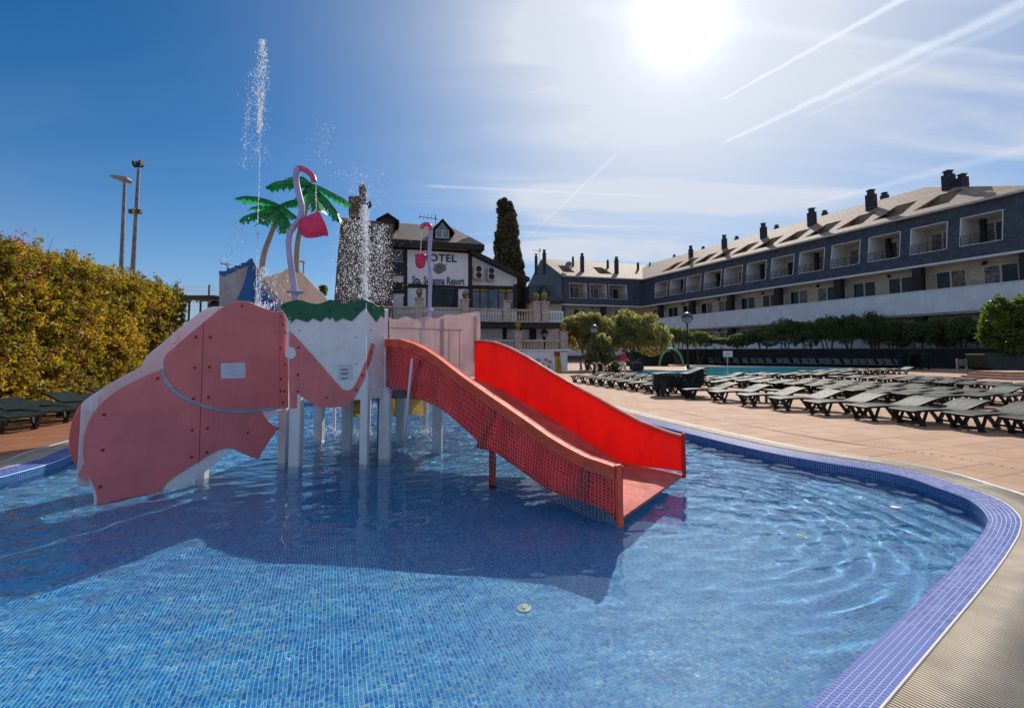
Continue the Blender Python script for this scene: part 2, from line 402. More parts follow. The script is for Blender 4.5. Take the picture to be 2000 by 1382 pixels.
# ================================================================== POOLS AND DECK
def closed_curve(pts, step):
    n = len(pts); out = []
    for i in range(n):
        p0, p1, p2, p3 = [np.array(pts[(i + k - 1) % n], float) for k in range(4)]
        for t_ in np.linspace(0, 1, 40, endpoint=False):
            out.append(.5 * ((2 * p1) + (-p0 + p2) * t_ + (2 * p0 - 5 * p1 + 4 * p2 - p3) * t_ ** 2 + (-p0 + 3 * p1 - 3 * p2 + p3) * t_ ** 3))
    out = np.array(out); d = np.r_[0, np.cumsum(np.linalg.norm(np.diff(np.r_[out, out[:1]], axis=0), axis=1))]
    L = d[-1]; k = int(L / step); s = np.linspace(0, L, k, endpoint=False); c = np.r_[out, out[:1]]
    q = np.stack([np.interp(s, d, c[:, 0]), np.interp(s, d, c[:, 1])], -1)
    tn = np.roll(q, -1, 0) - np.roll(q, 1, 0); tn /= np.linalg.norm(tn, axis=1)[:, None]
    nr = np.stack([tn[:, 1], -tn[:, 0]], -1)
    area = np.sum(q[:, 0] * np.roll(q[:, 1], -1) - q[:, 1] * np.roll(q[:, 0], -1))
    if area < 0: nr = -nr
    return q, nr            # nr points out of the pool
def inside(poly, X, Y):
    r = np.zeros(X.shape, bool); x1, y1 = poly[:, 0], poly[:, 1]; x2, y2 = np.roll(x1, -1), np.roll(y1, -1)
    for a, b, c, d in zip(x1, y1, x2, y2):
        if b == d: continue
        r ^= ((b > Y) != (d > Y)) & (X < (c - a) * (Y - b) / (d - b) + a)
    return r
OUT = [tuple(G(x, y).xy) for x, y in [(1260, 816), (1500, 871), (1750, 912), (1875, 947), (1950, 975), (1989, 1006), (1991, 1034), (1970, 1074)]]
OUT += [(3.42, 3.43), (2.57, 2.84), (1.70, 2.24), (.7, 1.55), (-.4, .8), (-2.2, -.5), (-4.4, -1.3), (-6.5, -.8), (-7.2, 2.0), tuple(G(0, 916).xy), tuple(G(137, 872).xy), (-8.5, 11.5), (-8.2, 14.5), (-6.5, 17.2), (-3.5, 18.4), (0, 17.6), (2.2, 15.6)]
WL, FL = -.16, -.54
PC, PN = closed_curve(OUT, .031)             # outer edge of the violet tile rim
poolS = PC[::6]
def ring_quads(c, n, o0, z0, o1, z1, nrow, gap=.0021, mask=None, lift=.0):
    """small square tiles between two offsets of the curve, nrow rows"""
    k = len(c); V = []; Q = []; o_ = []
    nx, nn = np.roll(c, -1, 0), np.roll(n, -1, 0)
    L = math.hypot(o1 - o0, z1 - z0)
    for r in range(nrow):
        a, b = r / nrow + gap / L, (r + 1) / nrow - gap / L
        oa, ob, za, zb = o0 + (o1 - o0) * a, o0 + (o1 - o0) * b, z0 + (z1 - z0) * a, z0 + (z1 - z0) * b
        g = gap / .031
        pa, pb, qa, qb = c + n * oa, nx + nn * oa, c + n * ob, nx + nn * ob
        A = pa + (pb - pa) * g; B = pb + (pa - pb) * g; D = qa + (qb - qa) * g; C_ = qb + (qa - qb) * g
        z = lambda p, h: np.c_[p, np.full(k, h + lift)]
        V.append(np.stack([z(A, za), z(B, za), z(C_, zb), z(D, zb)], 1))
    V = np.concatenate(V, 0)
    if mask is not None: V = V[np.tile(mask, nrow)]
    return V                                   # (n, 4, 3)
def strip(c, n, prof, close=True):
    """a ribbon along the curve through (offset, z) pairs"""
    k = len(c); V = np.concatenate([np.c_[c + n * o, np.full(k, z)] for o, z in prof]); i = np.arange(k); j = (i + 1) % k
    Q = np.concatenate([np.stack([r * k + i, r * k + j, (r + 1) * k + j, (r + 1) * k + i], -1) for r in range(len(prof) - 1)])
    return V, Q
floor_o = structure(link('pool_floor', npmesh('pool_floor', *(lambda q: (np.c_[q, np.full(len(q), FL - .002)], [list(range(len(q)))]))(PC[::4])), M['grout']))
V_, Q_ = strip(PC[::3], PN[::3], [(0.0, -.0005), (-.2225, -.0470), (-.225, -.058), (-.225, FL - .01)])
wall_o = structure(link('pool_wall', npmesh('pool_wall', V_, Q_), M['grout']))
# floor mosaic: 25 mm glass tiles, in view only
ang = math.atan2(WD.y, WD.x) - PI / 2; ca, sa = math.cos(ang), math.sin(ang); ts = .0265
ii, jj = np.meshgrid(np.arange(-420, 420), np.arange(-60, 740))
cx, cy = (ii * ts * ca - jj * ts * sa), (ii * ts * sa + jj * ts * ca)
inner = (PC - PN * .215)[::6]
ok = (cy > 1.2) & (np.abs(cx) < cy * 1.25 + .6) & (cy < 18)
ii, jj, cx, cy = ii[ok], jj[ok], cx[ok], cy[ok]
ok = inside(inner, cx, cy); cx, cy = cx[ok], cy[ok]
h = (ts - .0044) / 2; jit = rng.normal(0, .0005, (len(cx), 2))
off = np.array([(-h, -h), (h, -h), (h, h), (-h, h)]); off = np.stack([off[:, 0] * ca - off[:, 1] * sa, off[:, 0] * sa + off[:, 1] * ca], -1)
V_ = np.stack([np.c_[cx + jit[:, 0] + off[k, 0], cy + jit[:, 1] + off[k, 1], np.full(len(cx), FL + .001)] for k in range(4)], 1).reshape(-1, 3)
mos = stuff(link('floor_mosaic', npmesh('floor_mosaic', V_, np.arange(len(V_)).reshape(-1, 4)), M['mosaic'], floor_o))
# rim and wall mosaic
near = np.argsort(np.hypot(PC[:, 0] - 1.9, PC[:, 1] - 2.5)); vis = (PC[:, 1] > 1.2) | (PC[:, 0] > 0)
rim = ring_quads(PC, PN, 0, 0, -.227, -.047, 7, mask=vis, lift=.001)
ctr = rim.mean(1); dd = np.hypot(ctr[:, 0] - 1.9, ctr[:, 1] - 2.6) + (ctr[:, 1] < 2.0) * 5; order = np.argsort(dd)
for q in order[:296]:
    p = rim[q]; c0 = p.mean(0); me = npmesh('mosaic_tile', p - c0, [[0, 1, 2, 3]]); o = link('mosaic_tile', me, M['violet'], wall_o); o.location = c0
rest = rim[order[296:]].reshape(-1, 3)
stuff(link('rim_mosaic', npmesh('rim_mosaic', rest, np.arange(len(rest)).reshape(-1, 4)), M['violet'], wall_o))
wl = ring_quads(PC, PN, -.2275, -.058, -.2275, FL, 15, mask=vis).reshape(-1, 3)
wm = stuff(link('wall_mosaic', npmesh('wall_mosaic', wl, np.arange(len(wl)).reshape(-1, 4)), M['wallblue'], wall_o))

# water surface with real ripples
def waves(X, Y):
    Z = np.zeros_like(X); r = np.random.default_rng(5)
    base = math.atan2(.9, -.25)
    for k in range(46):
        L = r.uniform(.11, .62) ** 1.0; a = base + r.normal(0, .62); ph = r.uniform(0, 6.28)
        Z += .0017 * L ** 1.15 * np.sin(2 * PI * (X * math.cos(a) + Y * math.sin(a) + .02 * np.sin(X * 3 + ph)) / L + ph) * 1.1
    for k in range(16):
        L = r.uniform(.05, .12); a = r.uniform(0, 6.28); ph = r.uniform(0, 6.28)
        Z += .0009 * L * np.sin(2 * PI * (X * math.cos(a) + Y * math.sin(a)) / L + ph)
    # calmer in the near middle, livelier beyond the tower and at the chute outlet
    liv = .55 + 1.3 / (1 + np.exp(-(Y - 8.2) / .8)) + 1.6 / (1 + np.exp(-(Y - 9.6) / .6)) + .8 / (1 + np.exp((X + 3.5) / .8)) + 1.0 * np.exp(-((X - 3.2) ** 2 / 3 + (Y - 6.4) ** 2 / 3))
    Z *= liv
    def rings(x, y, L, A, dec, r0=0):
        rr = np.hypot(X - x, Y - y); return A * np.sin(2 * PI * rr / L) * np.exp(-np.abs(rr - r0) / dec)
    Z += rings(1.9, 5.4, .27, .0060, .9, 2.5) * np.clip((X - 1.9) / .8, 0, 1) + rings(2.1, 5.8, .19, .0028, .8, 1.7) * np.clip((X - 1.9) / .8, 0, 1)
    Z += rings(-3.4, 5.35, .085, .0011, .30) + rings(-2.9, 4.9, .07, .0008, .22) + rings(-3.6, 6.9, .11, .002, .5) + rings(-4.9, 5.2, .2, .0035, .9)
    Z += rings(-2.6, 9.6, .17, .006, 1.6) + rings(-1.4, 10.6, .19, .006, 1.6) + rings(-4.3, 9.8, .15, .005, 1.2)
    return Z
gs = .026
xs = np.arange(-9.2, 6.4, gs); ys = np.arange(.6, 18.8, gs); GX, GY = np.meshgrid(xs, ys); GZ = waves(GX, GY) + WL
cellx, celly = GX[:-1, :-1] + gs / 2, GY[:-1, :-1] + gs / 2
keep = inside((PC - PN * .06)[::6], cellx.ravel(), celly.ravel()).reshape(cellx.shape)
n_ = len(xs); idx = np.arange(len(ys) * n_).reshape(len(ys), n_)
Qw = np.stack([idx[:-1, :-1][keep], idx[:-1, 1:][keep], idx[1:, 1:][keep], idx[1:, :-1][keep]], -1)
us, inv = np.unique(Qw, return_inverse=True); VV = np.stack([GX, GY, GZ], -1).reshape(-1, 3)[us]
water = structure(link('pool_water', npmesh('pool_water', VV, inv.reshape(-1, 4), smooth=True), M['water']))
water.cycles.is_caustics_caster = True
for o in (floor_o, mos, wm, wall_o): o.cycles.is_caustics_receiver = True

# overflow grate round the pool: cross slats in a channel
GW = .40
V_, Q_ = strip(PC[::3], PN[::3], [(.0, -.004), (.002, -.05), (GW - .002, -.05), (GW, -.004)])
chan = structure(link('grate_channel', npmesh('grate_channel', V_, Q_), mat('channel_grey', (.10, .085, .065), .8)))
M['slat'] = mat('cream_grate_slat', (.50, .42, .31), .55, vary=.12, vscale=2.5, island=.10, dirt=((.30, .24, .17), 2.2, .35))
M['lip'] = mat('pale_grate_lip', (.62, .56, .47), .5, vary=.08)
SC, SN = closed_curve(OUT, .0215)
vis = np.where(((SC[:, 0] > 1.2) & (SC[:, 1] > 1.8)) | ((SC[:, 0] < -6.9) & (SC[:, 1] > 3)))[0]
def slat_boxes(idx, w=.0125, h=.028):
    c, n = SC[idx], SN[idx]; t_ = np.stack([-n[:, 1], n[:, 0]], -1); k = len(idx); P_ = []
    for z in (-h, 0.0):
        for o_, s_ in ((.014, -1), (.014, 1), (GW - .014, 1), (GW - .014, -1)):
            P_.append(np.c_[c + n * o_ + t_ * s_ * w / 2, np.full(k, z)])
    return np.stack(P_, 1)                  # (k, 8, 3)
BF = np.array([(3, 2, 1, 0), (4, 5, 6, 7), (0, 1, 5, 4), (1, 2, 6, 5), (2, 3, 7, 6), (3, 0, 4, 7)])
dd = np.hypot(SC[vis, 0] - 2.3, SC[vis, 1] - 2.7); vis = vis[np.argsort(dd)]
B_ = slat_boxes(vis)
for k in range(298):
    c0 = B_[k].mean(0); o = link('grate_slat', npmesh('grate_slat', B_[k] - c0, BF), M['slat'], chan); o.location = c0
Bs = B_[298:]; stuff(link('far_grate_slat', npmesh('grate_slats', Bs.reshape(-1, 3), (np.arange(len(Bs))[:, None, None] * 8 + BF).reshape(-1, 4)), M['slat'], chan))
V_, Q_ = strip(PC[::3], PN[::3], [(-.0005, -.01), (-.0005, .003), (.013, .003), (.013, -.03)]); structure(link('grate_inner_lip', npmesh('a', V_, Q_), M['lip'], chan))
V_, Q_ = strip(PC[::3], PN[::3], [(GW - .013, -.03), (GW - .013, .004), (GW + .03, .004), (GW + .03, -.02)]); structure(link('grate_outer_lip', npmesh('a', V_, Q_), M['lip'], chan))
V_, Q_ = strip(PC[::3], PN[::3], [(GW + .031, -.02), (GW + .031, .003), (GW + .058, .003), (GW + .058, -.02)]); structure(link('violet_kerb_line', npmesh('a', V_, Q_), M['purplekerb'], chan))

# second pool, far
F2 = [(1225, 733), (1340, 742), (1400, 740), (1500, 735), (1600, 729), (1680, 724), (1706, 721.5), (1688, 719.3), (1600, 717.4), (1460, 716.2), (1352, 716.5), (1340, 723), (1250, 725)]
C2, N2 = closed_curve([tuple(G(x, y).xy) for x, y in F2], .5)
V_, Q_ = strip(C2, N2, [(.0, .004), (-.01, -.02), (-.02, -1.6)])
pw2 = structure(link('far_pool_wall', npmesh('a', V_, Q_), mat('turquoise_pool_lining', (.06, .55, .68), .4, vary=.15, vscale=.5)))
ff_ = structure(link('far_pool_floor', npmesh('a', np.c_[C2, np.full(len(C2), -1.6)], [list(range(len(C2)))]), pw2.data.materials[0]))
m = water_mat('far_pool_water', (.30, .88, .95)); t = NT(m.node_tree); bp = t.n('ShaderNodeBump'); bp.inputs['Strength'].default_value = .2; bp.inputs['Distance'].default_value = .03
t.put(bp.inputs['Height'], t.noise(t.n('ShaderNodeNewGeometry').outputs['Position'], 2.2, 4)); t.put(m.node_tree.nodes['Principled BSDF'].inputs['Normal'], bp.outputs[0])
fw_ = structure(link('far_pool_water', npmesh('a', np.c_[C2 - N2 * .01, np.full(len(C2), -.07)], [list(range(len(C2)))]), m))
fw_.cycles.is_caustics_caster = True; ff_.cycles.is_caustics_receiver = True; pw2.cycles.is_caustics_receiver = True
V_, Q_ = strip(C2, N2, [(.0, .005), (.0, .03), (.45, .03), (.45, -.01)])
structure(link('far_pool_kerb', npmesh('a', V_, Q_), M['kerb']))

# ground sheet with both pools cut out
def sheet_with_holes(name, outer, holes, z, m_):
    bm = bmesh.new(); ed = []
    for loop in [outer] + holes:
        vs = [bm.verts.new((x, y, z)) for x, y in loop]
        ed += [bm.edges.new((vs[i], vs[(i + 1) % len(vs)])) for i in range(len(vs))]
    bmesh.ops.triangle_fill(bm, use_beauty=True, use_dissolve=False, edges=ed, normal=(0, 0, 1))
    for f_ in bm.faces:
        if f_.normal.z < 0: f_.normal_flip()
    me = bpy.data.meshes.new(name); bm.to_mesh(me); bm.free()
    return structure(link(name, me, m_))
M['ground'] = mat('deck_joint_mortar', (.30, .20, .14), .9, vary=.2, vscale=.4)
M['earth'] = mat('dry_earth', (.20, .17, .11), .95, vary=.3, vscale=.05)
hole1 = (PC + PN * .02)[::12]; hole2 = (C2 + N2 * .02)[::2]
sheet_with_holes('ground', [(-70, -30), (95, -30), (95, 130), (-70, 130)], [hole1.tolist(), hole2.tolist()], -.011, M['ground'])
me = npmesh('a', [(-3000, -300, -.02), (3000, -300, -.02), (3000, -29.9, -.02), (-3000, -29.9, -.02), (-3000, 129.9, -.02), (3000, 129.9, -.02), (3000, 4000, -.02), (-3000, 4000, -.02), (-69.9, -30, -.02), (-69.9, 130, -.02), (-3000, -30, -.02), (-3000, 130, -.02), (94.9, -30, -.02), (94.9, 130, -.02), (3000, -30, -.02), (3000, 130, -.02)], [[0, 1, 2, 3], [4, 5, 6, 7], [10, 8, 9, 11], [12, 14, 15, 13]])
structure(link('terrain', me, M['earth']))

# paving slabs, each its own shape, cut to the pool kerbs
m = bpy.data.materials.new('pink_paving_slab'); m.use_nodes = True; t = NT(m.node_tree); b = m.node_tree.nodes['Principled BSDF']
oi = t.n('ShaderNodeObjectInfo').outputs['Random']; geo = t.n('ShaderNodeNewGeometry'); pos = geo.outputs['Position']
rndv = t.m('FRACT', t.m('ADD', oi, geo.outputs['Random Per Island']))
c = t.mix(rndv, (.42, .245, .150), (.51, .315, .205))
c = t.mix(t.m('MULTIPLY', t.smooth(t.noise(pos, 1.1, 7, .7, .6), .45, .75), .45), c, (.36, .23, .15))
c = t.mix(t.m('MULTIPLY', t.smooth(t.noise(pos, 55, 3, .7), .5, .8), .25), c, (.68, .52, .40))
wet = t.smooth(t.v('DOT_PRODUCT', pos, (1, 0, 0)), -8.2, -7.6, 1, 0)      # splashed strip beside the pool, left
t.put(b.inputs['Base Color'], t.mix(t.m('MULTIPLY', wet, .65), c, (.30, .085, .03)))
t.put(b.inputs['Roughness'], t.m('MULTIPLY_ADD', wet, -.45, .8)); b.inputs['Specular IOR Level'].default_value = .25
bp = t.n('ShaderNodeBump'); bp.inputs['Strength'].default_value = .25; bp.inputs['Distance'].default_value = .006
t.put(bp.inputs['Height'], t.noise(pos, 90, 4, .7)); t.put(b.inputs['Normal'], bp.outputs[0]); M['slab'] = m
KO = .062 + GW
lim1 = (PC + PN * KO)[::4]; limn1 = PN[::4]; lim2 = (C2 + N2 * .46); limn2 = N2
def clip(poly, p0, n):
    out = []
    for i in range(len(poly)):
        a, b = poly[i], poly[(i + 1) % len(poly)]; da, db = np.dot(a - p0, n), np.dot(b - p0, n)
        if da >= 0: out.append(a)
        if (da >= 0) != (db >= 0): out.append(a + (b - a) * da / (da - db))
    return out
tw, th = .62, .46; slabs = []
gx, gy = np.meshgrid(np.arange(-150, 230), np.arange(-40, 190))
gx, gy = gx.ravel(), gy.ravel(); LX = (gx + .5 * (gy % 2)) * tw; LY = gy * th
WX, WY = LX * ca - LY * sa, LX * sa + LY * ca
msk = (WY > .8) & (np.abs(WX) < WY * 1.22 + 1.5) & (WY < 66) & ((WX > -17))
LX, LY, WX, WY = LX[msk], LY[msk], WX[msk], WY[msk]
in1 = inside((PC + PN * (KO - .35))[::6], WX, WY); in2 = inside(C2, WX, WY)
quads, polys = [], []
for lx, ly, wx, wy in zip(LX[~in1 & ~in2], LY[~in1 & ~in2], WX[~in1 & ~in2], WY[~in1 & ~in2]):
    g_ = .004; hx, hy = tw / 2 - g_, th / 2 - g_
    pl = [np.array((a, b)) for a, b in ((lx - hx, ly - hy), (lx + hx, ly - hy), (lx + hx, ly + hy), (lx - hx, ly + hy))]
    pl = [np.array((p[0] * ca - p[1] * sa, p[0] * sa + p[1] * ca)) for p in pl]
    for lm, ln, rr in ((lim1, limn1, .6), (lim2, limn2, .9)):
        d2 = np.hypot(lm[:, 0] - wx, lm[:, 1] - wy); q = int(np.argmin(d2))
        if d2[q] < rr:
            pl = clip(pl, lm[q], ln[q])
            if len(pl) < 3: break
    if len(pl) >= 3: polys.append((math.hypot(wx, wy) + (0 if abs(wx) < wy * 1.15 else 30) - (2 if wx > 2 else -4), pl))
polys.sort(key=lambda a: a[0])
deck = bpy.data.objects.new('paving', None); COL.objects.link(deck); deck['kind'] = 'structure'
for _, pl in polys[:296]:
    c0 = sum(pl) / len(pl); z = rnd.uniform(-.0015, .0015); mb = MB()
    mb.poly([(p[0] - c0[0], p[1] - c0[1], -.010) for p in pl], (0, 0, .010))
    o = mb.build('paving_slab', M['slab'], deck, world=False); o.location = (c0[0], c0[1], z); o.rotation_euler = (rnd.uniform(-1, 1) * .002, rnd.uniform(-1, 1) * .002, 0)
mb = MB()
for _, pl in polys[296:]:
    z = rnd.uniform(-.0015, .0015); k = len(pl); mb.add([(p[0], p[1], z) for p in pl], [tuple(range(k))])
stuff(mb.build('far_paving_slab', M['slab'], deck))
# slotted drain line that follows the pool about a metre and a half out
DC, DN = closed_curve(OUT, .05); sel = np.where((DC[:, 0] > 3.0) & (DC[:, 1] > 3.6) & (DC[:, 1] < 15.5))[0]
mb = MB(); dm = MB()
for q in sel:
    p = DC[q] + DN[q] * 1.55; tt = np.array((-DN[q][1], DN[q][0]))
    mb.obox((*(p - tt * .0255 - DN[q] * .03), .0015), (*(tt * .053), 0), (*(DN[q] * .06), 0), (0, 0, .0025))
    dm.obox((*(p - tt * .008 - DN[q] * .018), .0042), (*(tt * .020), 0), (*(DN[q] * .036), 0), (0, 0, .001))
dr = mb.build('drain_channel', mat('drain_strip', (.42, .32, .24), .7)); structure(dr)
stuff(dm.build('drain_slot', mat('drain_slot_dark', (.06, .045, .035), .9), dr))
# fittings on the pool floor
def inlet(p, r, m_, lab):
    k0 = len(bpy.data.objects); known = set(bpy.data.objects.keys())
    t_ = thing('floor_inlet', lab, 'pool inlet', p)
    mb = MB(); mb.lathe(p, [(r, 0), (r, .008), (r * .8, .016), (0, .017)], 24); mb.build('flange', m_, t_)
    mb = MB(); mb.lathe(p, [(r * .42, .0175), (r * .40, .024), (0, .026)], 16); mb.build('cap', m_, t_)
    for k in range(3):
        a = k * 2 * PI / 3 + .5; mb = MB(); mb.lathe((p[0] + r * .62 * math.cos(a), p[1] + r * .62 * math.sin(a), p[2]), [(r * .08, .012), (r * .08, .021), (0, .022)], 8); mb.build('screw', M['darkmetal'], t_)
    for o in t_.children if 0 else [x for x in bpy.data.objects if x.name not in known]: o.cycles.is_caustics_receiver = True
M['ivory'] = mat('ivory_plastic', (.82, .80, .62), .5)
inlet(tuple(G(1024, 1213, FL + .1) * 1.0)[:2] + (FL + .002,), .06, M['ivory'], 'ivory round inlet cap on the pool floor in front of the slide')
inlet((3.05, 5.0, FL + .002), .05, M['ivory'], 'pale inlet cap on the pool floor out to the right of the slide')
inlet((.12, 2.62, FL + .002), .035, M['wallblue'], 'small dark blue cap on the pool floor nearest the camera')

# ================================================================== PLAY TOWER IN THE POOL
class Plane:
    """a vertical plane through p, q; pix() gives the point of the plane seen at a photo pixel"""
    def __init__(s, p, q): s.p = Vector((p[0], p[1])); s.d = (Vector((q[0], q[1])) - s.p).normalized(); s.n = Vector((s.d.y, -s.d.x))
    def pix(s, x, y, off=0.0):
        a = ray(x, y); den = a.x * s.n.x + a.y * s.n.y; t = ((s.p.x * s.n.x + s.p.y * s.n.y) + off) / den
        return Vector((a.x * t, a.y * t, EYE + a.z * t))
    def at(s, u, z, off=0.0): return Vector((s.p.x + s.d.x * u + s.n.x * off, s.p.y + s.d.y * u + s.n.y * off, z))
    def u(s, v): return (v.x - s.p.x) * s.d.x + (v.y - s.p.y) * s.d.y
    def n3(s): return Vector((s.n.x, s.n.y, 0))
    def facing(s):                      # +1 if n points to the camera
        return 1 if (-(s.p.x) * s.n.x - s.p.y * s.n.y) > 0 else -1
z1 = lambda L: [(120 + x / 2.88, 560 + y / 2.88) for x, y in L]
z2 = lambda L: [(700 + x / 2.658, 540 + y / 2.658) for x, y in L]
z3 = lambda L: [(400 + x / 4.3175, 300 + y / 4.3175) for x, y in L]
z4 = lambda L: [(640 + x / 3.544, 340 + y / 3.544) for x, y in L]
def smooth_poly(pts, corner=50, it=2):
    """round the gentle bends of an outline, keep its sharp corners"""
    for _ in range(it):
        out = []; n = len(pts)
        for i in range(n):
            a, b, c = Vector(pts[i - 1]), Vector(pts[i]), Vector(pts[(i + 1) % n])
            if (b - a).length < 1e-6 or (c - b).length < 1e-6 or (b - a).angle(c - b) > R(corner): out.append(tuple(b)); continue
            out += [tuple(b + (a - b) * .25), tuple(b + (c - b) * .25)]
        pts = out
    return pts
gA0, gA1 = G(180, 985, WL), G(557, 908, WL)
PA = Plane(gA0, gA1)
PB_off = 1.1
gC0, gC1 = G(563, 911, WL), G(714, 906, WL)
PCf = Plane(gC0, gC1)
gD1 = G(757, 893, WL); PD = Plane(gC1, gD1)
tower = thing('water_play_tower', 'pink and white elephant shaped water play tower with a wide red slide', 'play tower', (-2.6, 8.4, FL))
def panel(name, plane, pts, off, th, m_, bevel=.004, corner=50, **kw):
    """flat board of thickness th whose visible face lies off in front of the plane"""
    f_ = plane.facing(); pts = smooth_poly(pts, corner)
    w = [plane.pix(x, y, f_ * off) for x, y in pts]
    mb = MB(); mb.poly(w, plane.n3() * (-f_ * th)); o = mb.build(name, m_, tower, bevel=bevel)
    for k, v in kw.items(): o[k] = v
    o.cycles.is_caustics_receiver = False
    return o
body = [(575, 460), (520, 480), (430, 520), (340, 565), (260, 620), (200, 680), (150, 760), (125, 850), (120, 930), (130, 1000), (150, 1060), (180, 1110), (200, 1160), (205, 1215), (196, 1262), (330, 1235), (480, 1200), (565, 1160), (575, 1130), (600, 1095), (680, 1040), (770, 985), (850, 935), (900, 910), (950, 905), (1000, 925), (1060, 955), (1110, 968), (1130, 930), (1160, 880), (1222, 795), (1180, 765), (1150, 740), (1132, 705), (1140, 690), (1100, 700), (970, 707), (870, 695), (740, 655), (640, 600), (590, 530)]
panel('body_panel', PA, z1(body), .02, .02, M['pink'])
head = [(1228, 140), (1170, 132), (1110, 108), (1060, 85), (1010, 78), (960, 88), (900, 118), (850, 158), (800, 200), (740, 250), (680, 300), (630, 345), (595, 372), (576, 410), (574, 450), (590, 505), (640, 570), (700, 620), (780, 660), (870, 682), (970, 693), (1100, 688), (1180, 682), (1228, 680)]
panel('head_panel', PA, z1(head), .02, .02, M['pink'])
panel('cheek_panel', PA, z1([(1230, 140), (1245, 138), (1262, 175), (1278, 240), (1278, 680), (1230, 681)]), .02, .02, M['pink'], corner=20)
stripc = [(556, 462), (570, 460), (592, 520), (642, 586), (740, 640), (870, 682), (970, 693), (1100, 688), (1250, 676), (1250, 684), (1145, 700), (1100, 703), (970, 711), (870, 699), (740, 660), (630, 603), (575, 530)]
panel('edge_strip', PA, z1(stripc), .03, .012, M['strip'])
panel('white_side_board', PA, z1([(600, 700), (1215, 690), (1245, 690), (1212, 714), (1170, 745), (1100, 800), (1000, 900), (948, 915), (870, 992), (800, 1047), (768, 1078), (700, 1112), (570, 1172), (400, 1150), (300, 900)]), -.002, .02, M['white'])
panel('white_side_board', PA, z1([(150, 1050), (205, 1130), (208, 1240), (165, 1258), (190, 1210), (175, 1150)]), -.002, .02, M['white'])
# far side wall of the small chute, leaning out past the near one
fA = PA.facing(); nB = -fA * PB_off
B_pts = [(895, 112), (855, 110), (815, 122), (770, 150), (720, 190), (650, 245), (560, 325), (500, 370), (470, 405), (455, 450), (400, 475), (330, 510), (250, 560), (180, 605), (130, 640), (112, 662), (108, 750), (100, 880), (92, 1000), (84, 1115), (400, 1200), (560, 1160), (800, 1000), (1000, 800), (1200, 700), (1220, 140), (1000, 110)]
panel('far_side_wall', PA, z1(B_pts), -PB_off, .02, M['white'])
panel('far_ear_panel', PA, z1([(116, 655), (80, 698), (56, 770), (42, 850), (45, 920), (62, 970), (90, 1012), (150, 1020), (150, 655)]), -PB_off - .022, .02, M['pink'])
# spacer blocks on the far side wall
for (x0, y0, x1, y1) in [(628, 255, 652, 312), (168, 618, 210, 700)]:
    panel('spacer_block', PA, z1([(x0, y0), (x1, y0), (x1, y1), (x0, y1)]), -PB_off + .05, .05, M['white'])
# chute floor between the two side walls
prof = [PA.pix(*p) for p in z1([(1150, 330), (900, 400), (640, 560), (420, 800), (300, 1000), (255, 1080), (232, 1130)])]
mb = MB()
for a, b in zip(prof[:-1], prof[1:]): mb.obox(a, b - a, PA.n3() * (-fA * (PB_off - .03)), (0, 0, -.03))
mb.build('chute', M['pink'], tower)
def vdash(plane, x, y0, y1, name, m_, off=.0215, wpx=1.0):
    panel(name, plane, [(x[0], y0), (x[0] + wpx, y0), (x[1] + wpx, y1), (x[1], y1)], off, .002, m_, bevel=0)
M['joint'] = mat('panel_joint_shadow_gap', (.10, .02, .025), .8)
vdash(PA, (397.4, 388), 630, 905, 'panel_joint', M['joint']); 
# front face: white board, pink trunk, green scalloped trim
panel('front_board', PCf, z1([(1262, 150), (1300, 140), (1712, 110), (1712, 632), (1640, 634), (1500, 650), (1400, 655), (1328, 602), (1328, 640), (1282, 640)]), .0, .025, M['white'], corner=5)
trunk = [(1281, 250), (1300, 262), (1380, 350), (1470, 450), (1550, 545), (1570, 568), (1587, 580), (1612, 584), (1635, 570), (1655, 545), (1678, 495), (1707, 425), (1712, 425), (1712, 492), (1700, 520), (1660, 600), (1640, 635), (1620, 660), (1595, 675), (1500, 680), (1440, 675), (1400, 650), (1340, 607), (1325, 600), (1325, 682), (1281, 682)]
panel('trunk_panel', PCf, z1(trunk), .022, .02, M['pink'], corner=40)
panel('trunk_tip', PD, z1([(1716, 412), (1748, 316), (1765, 327), (1742, 418), (1716, 478)]), .022, .02, M['pink'], corner=5)
greenC = [(1230, 118), (1240, 95), (1275, 84), (1310, 73), (1345, 72), (1400, 92), (1440, 97), (1470, 88), (1510, 71), (1550, 80), (1600, 98), (1640, 84), (1680, 71), (1712, 74), (1712, 118), (1700, 125), (1632, 193), (1580, 176), (1541, 196), (1525, 170), (1508, 183), (1488, 168), (1458, 196), (1412, 176), (1385, 198), (1315, 178), (1290, 203), (1250, 140)]
panel('green_scalloped_trim', PCf, z1(greenC), .022, .02, M['green'], corner=35)
panel('green_scalloped_trim', PD, z1([(1716, 74), (1750, 85), (1770, 104), (1790, 108), (1802, 100), (1820, 115), (1818, 175), (1800, 158), (1775, 197), (1716, 116)]), .022, .02, M['green'], corner=35)
panel('corner_board', PD, z1([(1716, 110), (1838, 128), (1838, 622), (1820, 625), (1716, 628)]), .0, .025, M['white'], corner=5)
